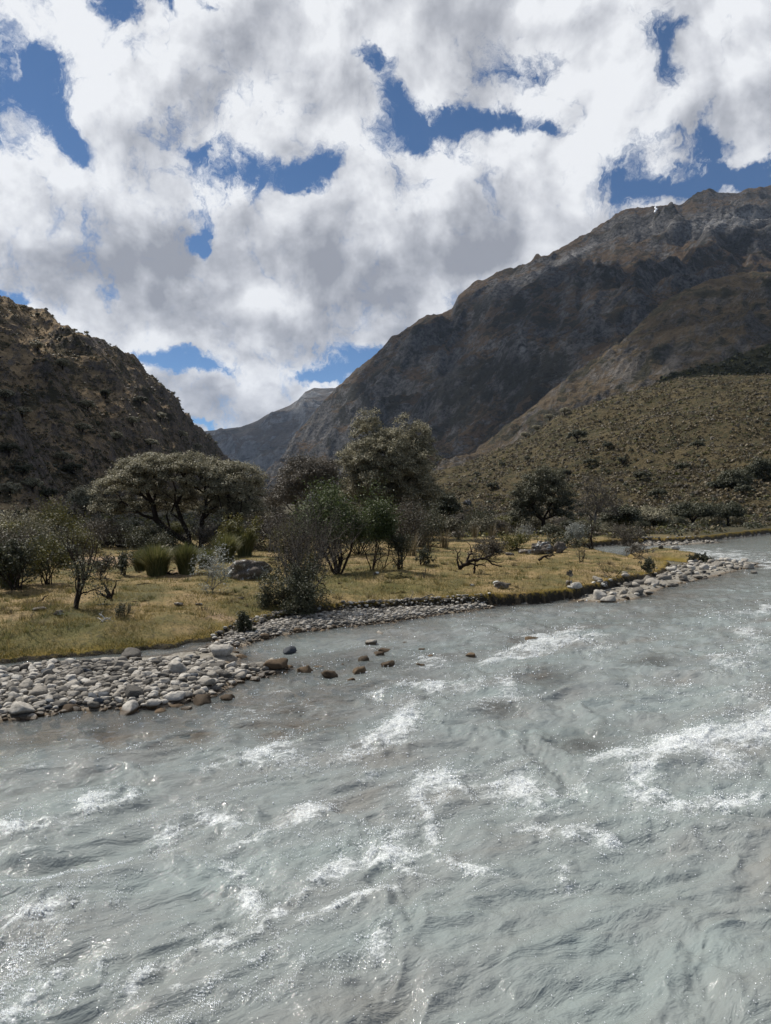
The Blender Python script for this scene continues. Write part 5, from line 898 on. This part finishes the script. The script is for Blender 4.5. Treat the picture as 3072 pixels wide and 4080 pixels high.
# turf tussocks: little clumps of longer grass, a few hundred of them standing out of the short turf
rt = np.random.default_rng(741); Q = []
for _ in range(900):
    px, py = rt.uniform(-100, 2650), 2130+500*rt.random()**1.4; d = (CAMZ-.35)*FOC/(py-CY); x = (px-CX)/FOC*d
    if ground(np.array([x]), np.array([d]), True)[1][0] > .25: Q.append((x, d, rt.uniform(.05, .16)))
Vs, Ns_ = [], []
zs = ground(np.array([q[0] for q in Q]), np.array([q[1] for q in Q]))
Bv = []
for (x, y, s_), z in zip(Q, zs):
    m = 46; a = rt.uniform(0, 6.28, m); rr = s_*np.sqrt(rt.random(m))*.8; hh = s_*rt.uniform(.5, 1.1, m); wd = .0035*(.35+y/13); b = np.stack([x+np.cos(a)*rr, y+np.sin(a)*rr, np.full(m, z-.01)], 1); sd = np.stack([-np.sin(a), np.cos(a), 0*a], 1)*wd
    tp = b+np.stack([np.cos(a)*hh*.6, np.sin(a)*hh*.6, hh], 1); Bv.append(np.stack([b-sd, b+sd, tp], 1))
Bv = np.concatenate(Bv).reshape(-1, 3); mi_ = np.repeat(rt.choice(3, len(Q), p=[.4, .35, .25]), 46)
tag(mesh('turf_tufts', Bv, np.arange(len(Bv)).reshape(-1, 3), [L_ICH, L_TUS, L_GRS], mi=mi_), kind='stuff')
# the small waterfall high on the mountain
X = [M1.locate(2606, q) for q in np.linspace(822, 858, 7)]
m_fall, t = new_mat('falling_water'); t.out(t.bsdf((0.85, 0.87, 0.9), .5, None, .4))
V, F = frusta([(np.array(X[i])+(math.sin(i*2)*3, -12, 0), np.array(X[i+1])+(math.sin(i*2+2)*3, -12, 0), 1.2+.25*i, 1.45+.25*i) for i in range(6)][::1], 6)
tag(mesh('waterfall', V, F, m_fall, smooth=True), 'thin white waterfall dropping over the cliff near the mountain top', 'waterfall')

# white droplets added to stand in for sun glints on the water
m_glint, t = new_mat('glint_droplet'); t.out(t.bsdf((0.92, 0.94, 0.95), .15, None, .8))
def add_glints(n, seed):
    r = np.random.default_rng(seed); PX = r.uniform(-200, 3300, n); PY = 2180+(4200-2180)*r.random(n)**.9; d = CAMZ*FOC/(PY-CY); X = (PX-CX)/FOC*d
    warp_ = fbm(X*1.1, d*1.1, 3, 71); f = patch(PX+60*warp_, PY+26*fbm(X*1.1, d*1.1, 3, 72), [(a, b, c*1.35, e*1.5, g, h) for a, b, c, e, g, h in FO])
    zone = patch(PX, PY, [(300, 3800, 900, 380, 0, 1.1), (900, 3100, 700, 300, 0, .34), (2200, 2700, 800, 250, 0, .26), (2800, 3050, 500, 350, 0, .30), (1500, 3300, 900, 250, 0, .34), (1500, 2620, 700, 60, 0, .34), (2900, 3900, 300, 200, 0, .12)])
    st = fbm((X*.86+d*.5)*.8, (-X*.5+d*.86)*2.8, 4, 75); p = np.clip(f*.75+zone*sstep(-.1, .75, st)+.012, 0, 1)*sstep(2160, 2600, PY)
    p *= (r.random(n) < .2+.8*sstep(-.2, .4, fbm(X*9, d*9, 2, 76)))
    k = (r.random(n) < p) & (ground(X, d) < -.03); X, d = X[k], d[k]; n = len(X)
    XX, YY, Zw = _wz; ci = np.clip(np.searchsorted(Uw, X/np.maximum(d, 2.0)), 1, len(Uw)-1); ri = np.clip(np.searchsorted(rw, d), 1, len(rw)-1); z = np.maximum(Zw[ri, ci], Zw[ri-1, ci-1])
    rad = (d/730)*r.uniform(.22, .58, n)*np.where(r.random(n) < .08, 1.6, 1); bm = bmesh.new(); bmesh.ops.create_icosphere(bm, subdivisions=1, radius=1); V0 = np.array([v.co[:] for v in bm.verts]); F0 = np.array([[v.index for v in q.verts] for q in bm.faces]); bm.free()
    V = np.stack([X, d, z+rad*.6+.004], 1)[:, None]+V0[None]*rad[:, None, None]; F = F0[None]+np.arange(n)[:, None, None]*len(V0); print('SPRAY', n)
    return tag(mesh('glint_droplets', V.reshape(-1, 3), F.reshape(-1, 3), m_glint, smooth=True), kind='stuff')
add_glints(380000, 801)

# ---------------------------------------------------------------- haze
m_haze, t = new_mat('thin_air')
pv = t.n('ShaderNodeVolumePrincipled'); pv.inputs['Color'].default_value = (0.62, 0.76, 1.0, 1); pv.inputs['Density'].default_value = 0.00003; pv.inputs['Anisotropy'].default_value = 0.1
t.l.new(pv.outputs[0], t.n('ShaderNodeOutputMaterial').inputs['Volume'])
hv = np.array([(x, y, z) for x in (-6000, 6000) for y in (-410, 6800) for z in (-3, 1180)], float)
hz = mesh('haze', hv, [(0, 1, 3, 2), (4, 6, 7, 5), (0, 4, 5, 1), (2, 3, 7, 6), (0, 2, 6, 4), (1, 5, 7, 3)], m_haze); tag(hz, kind='stuff')
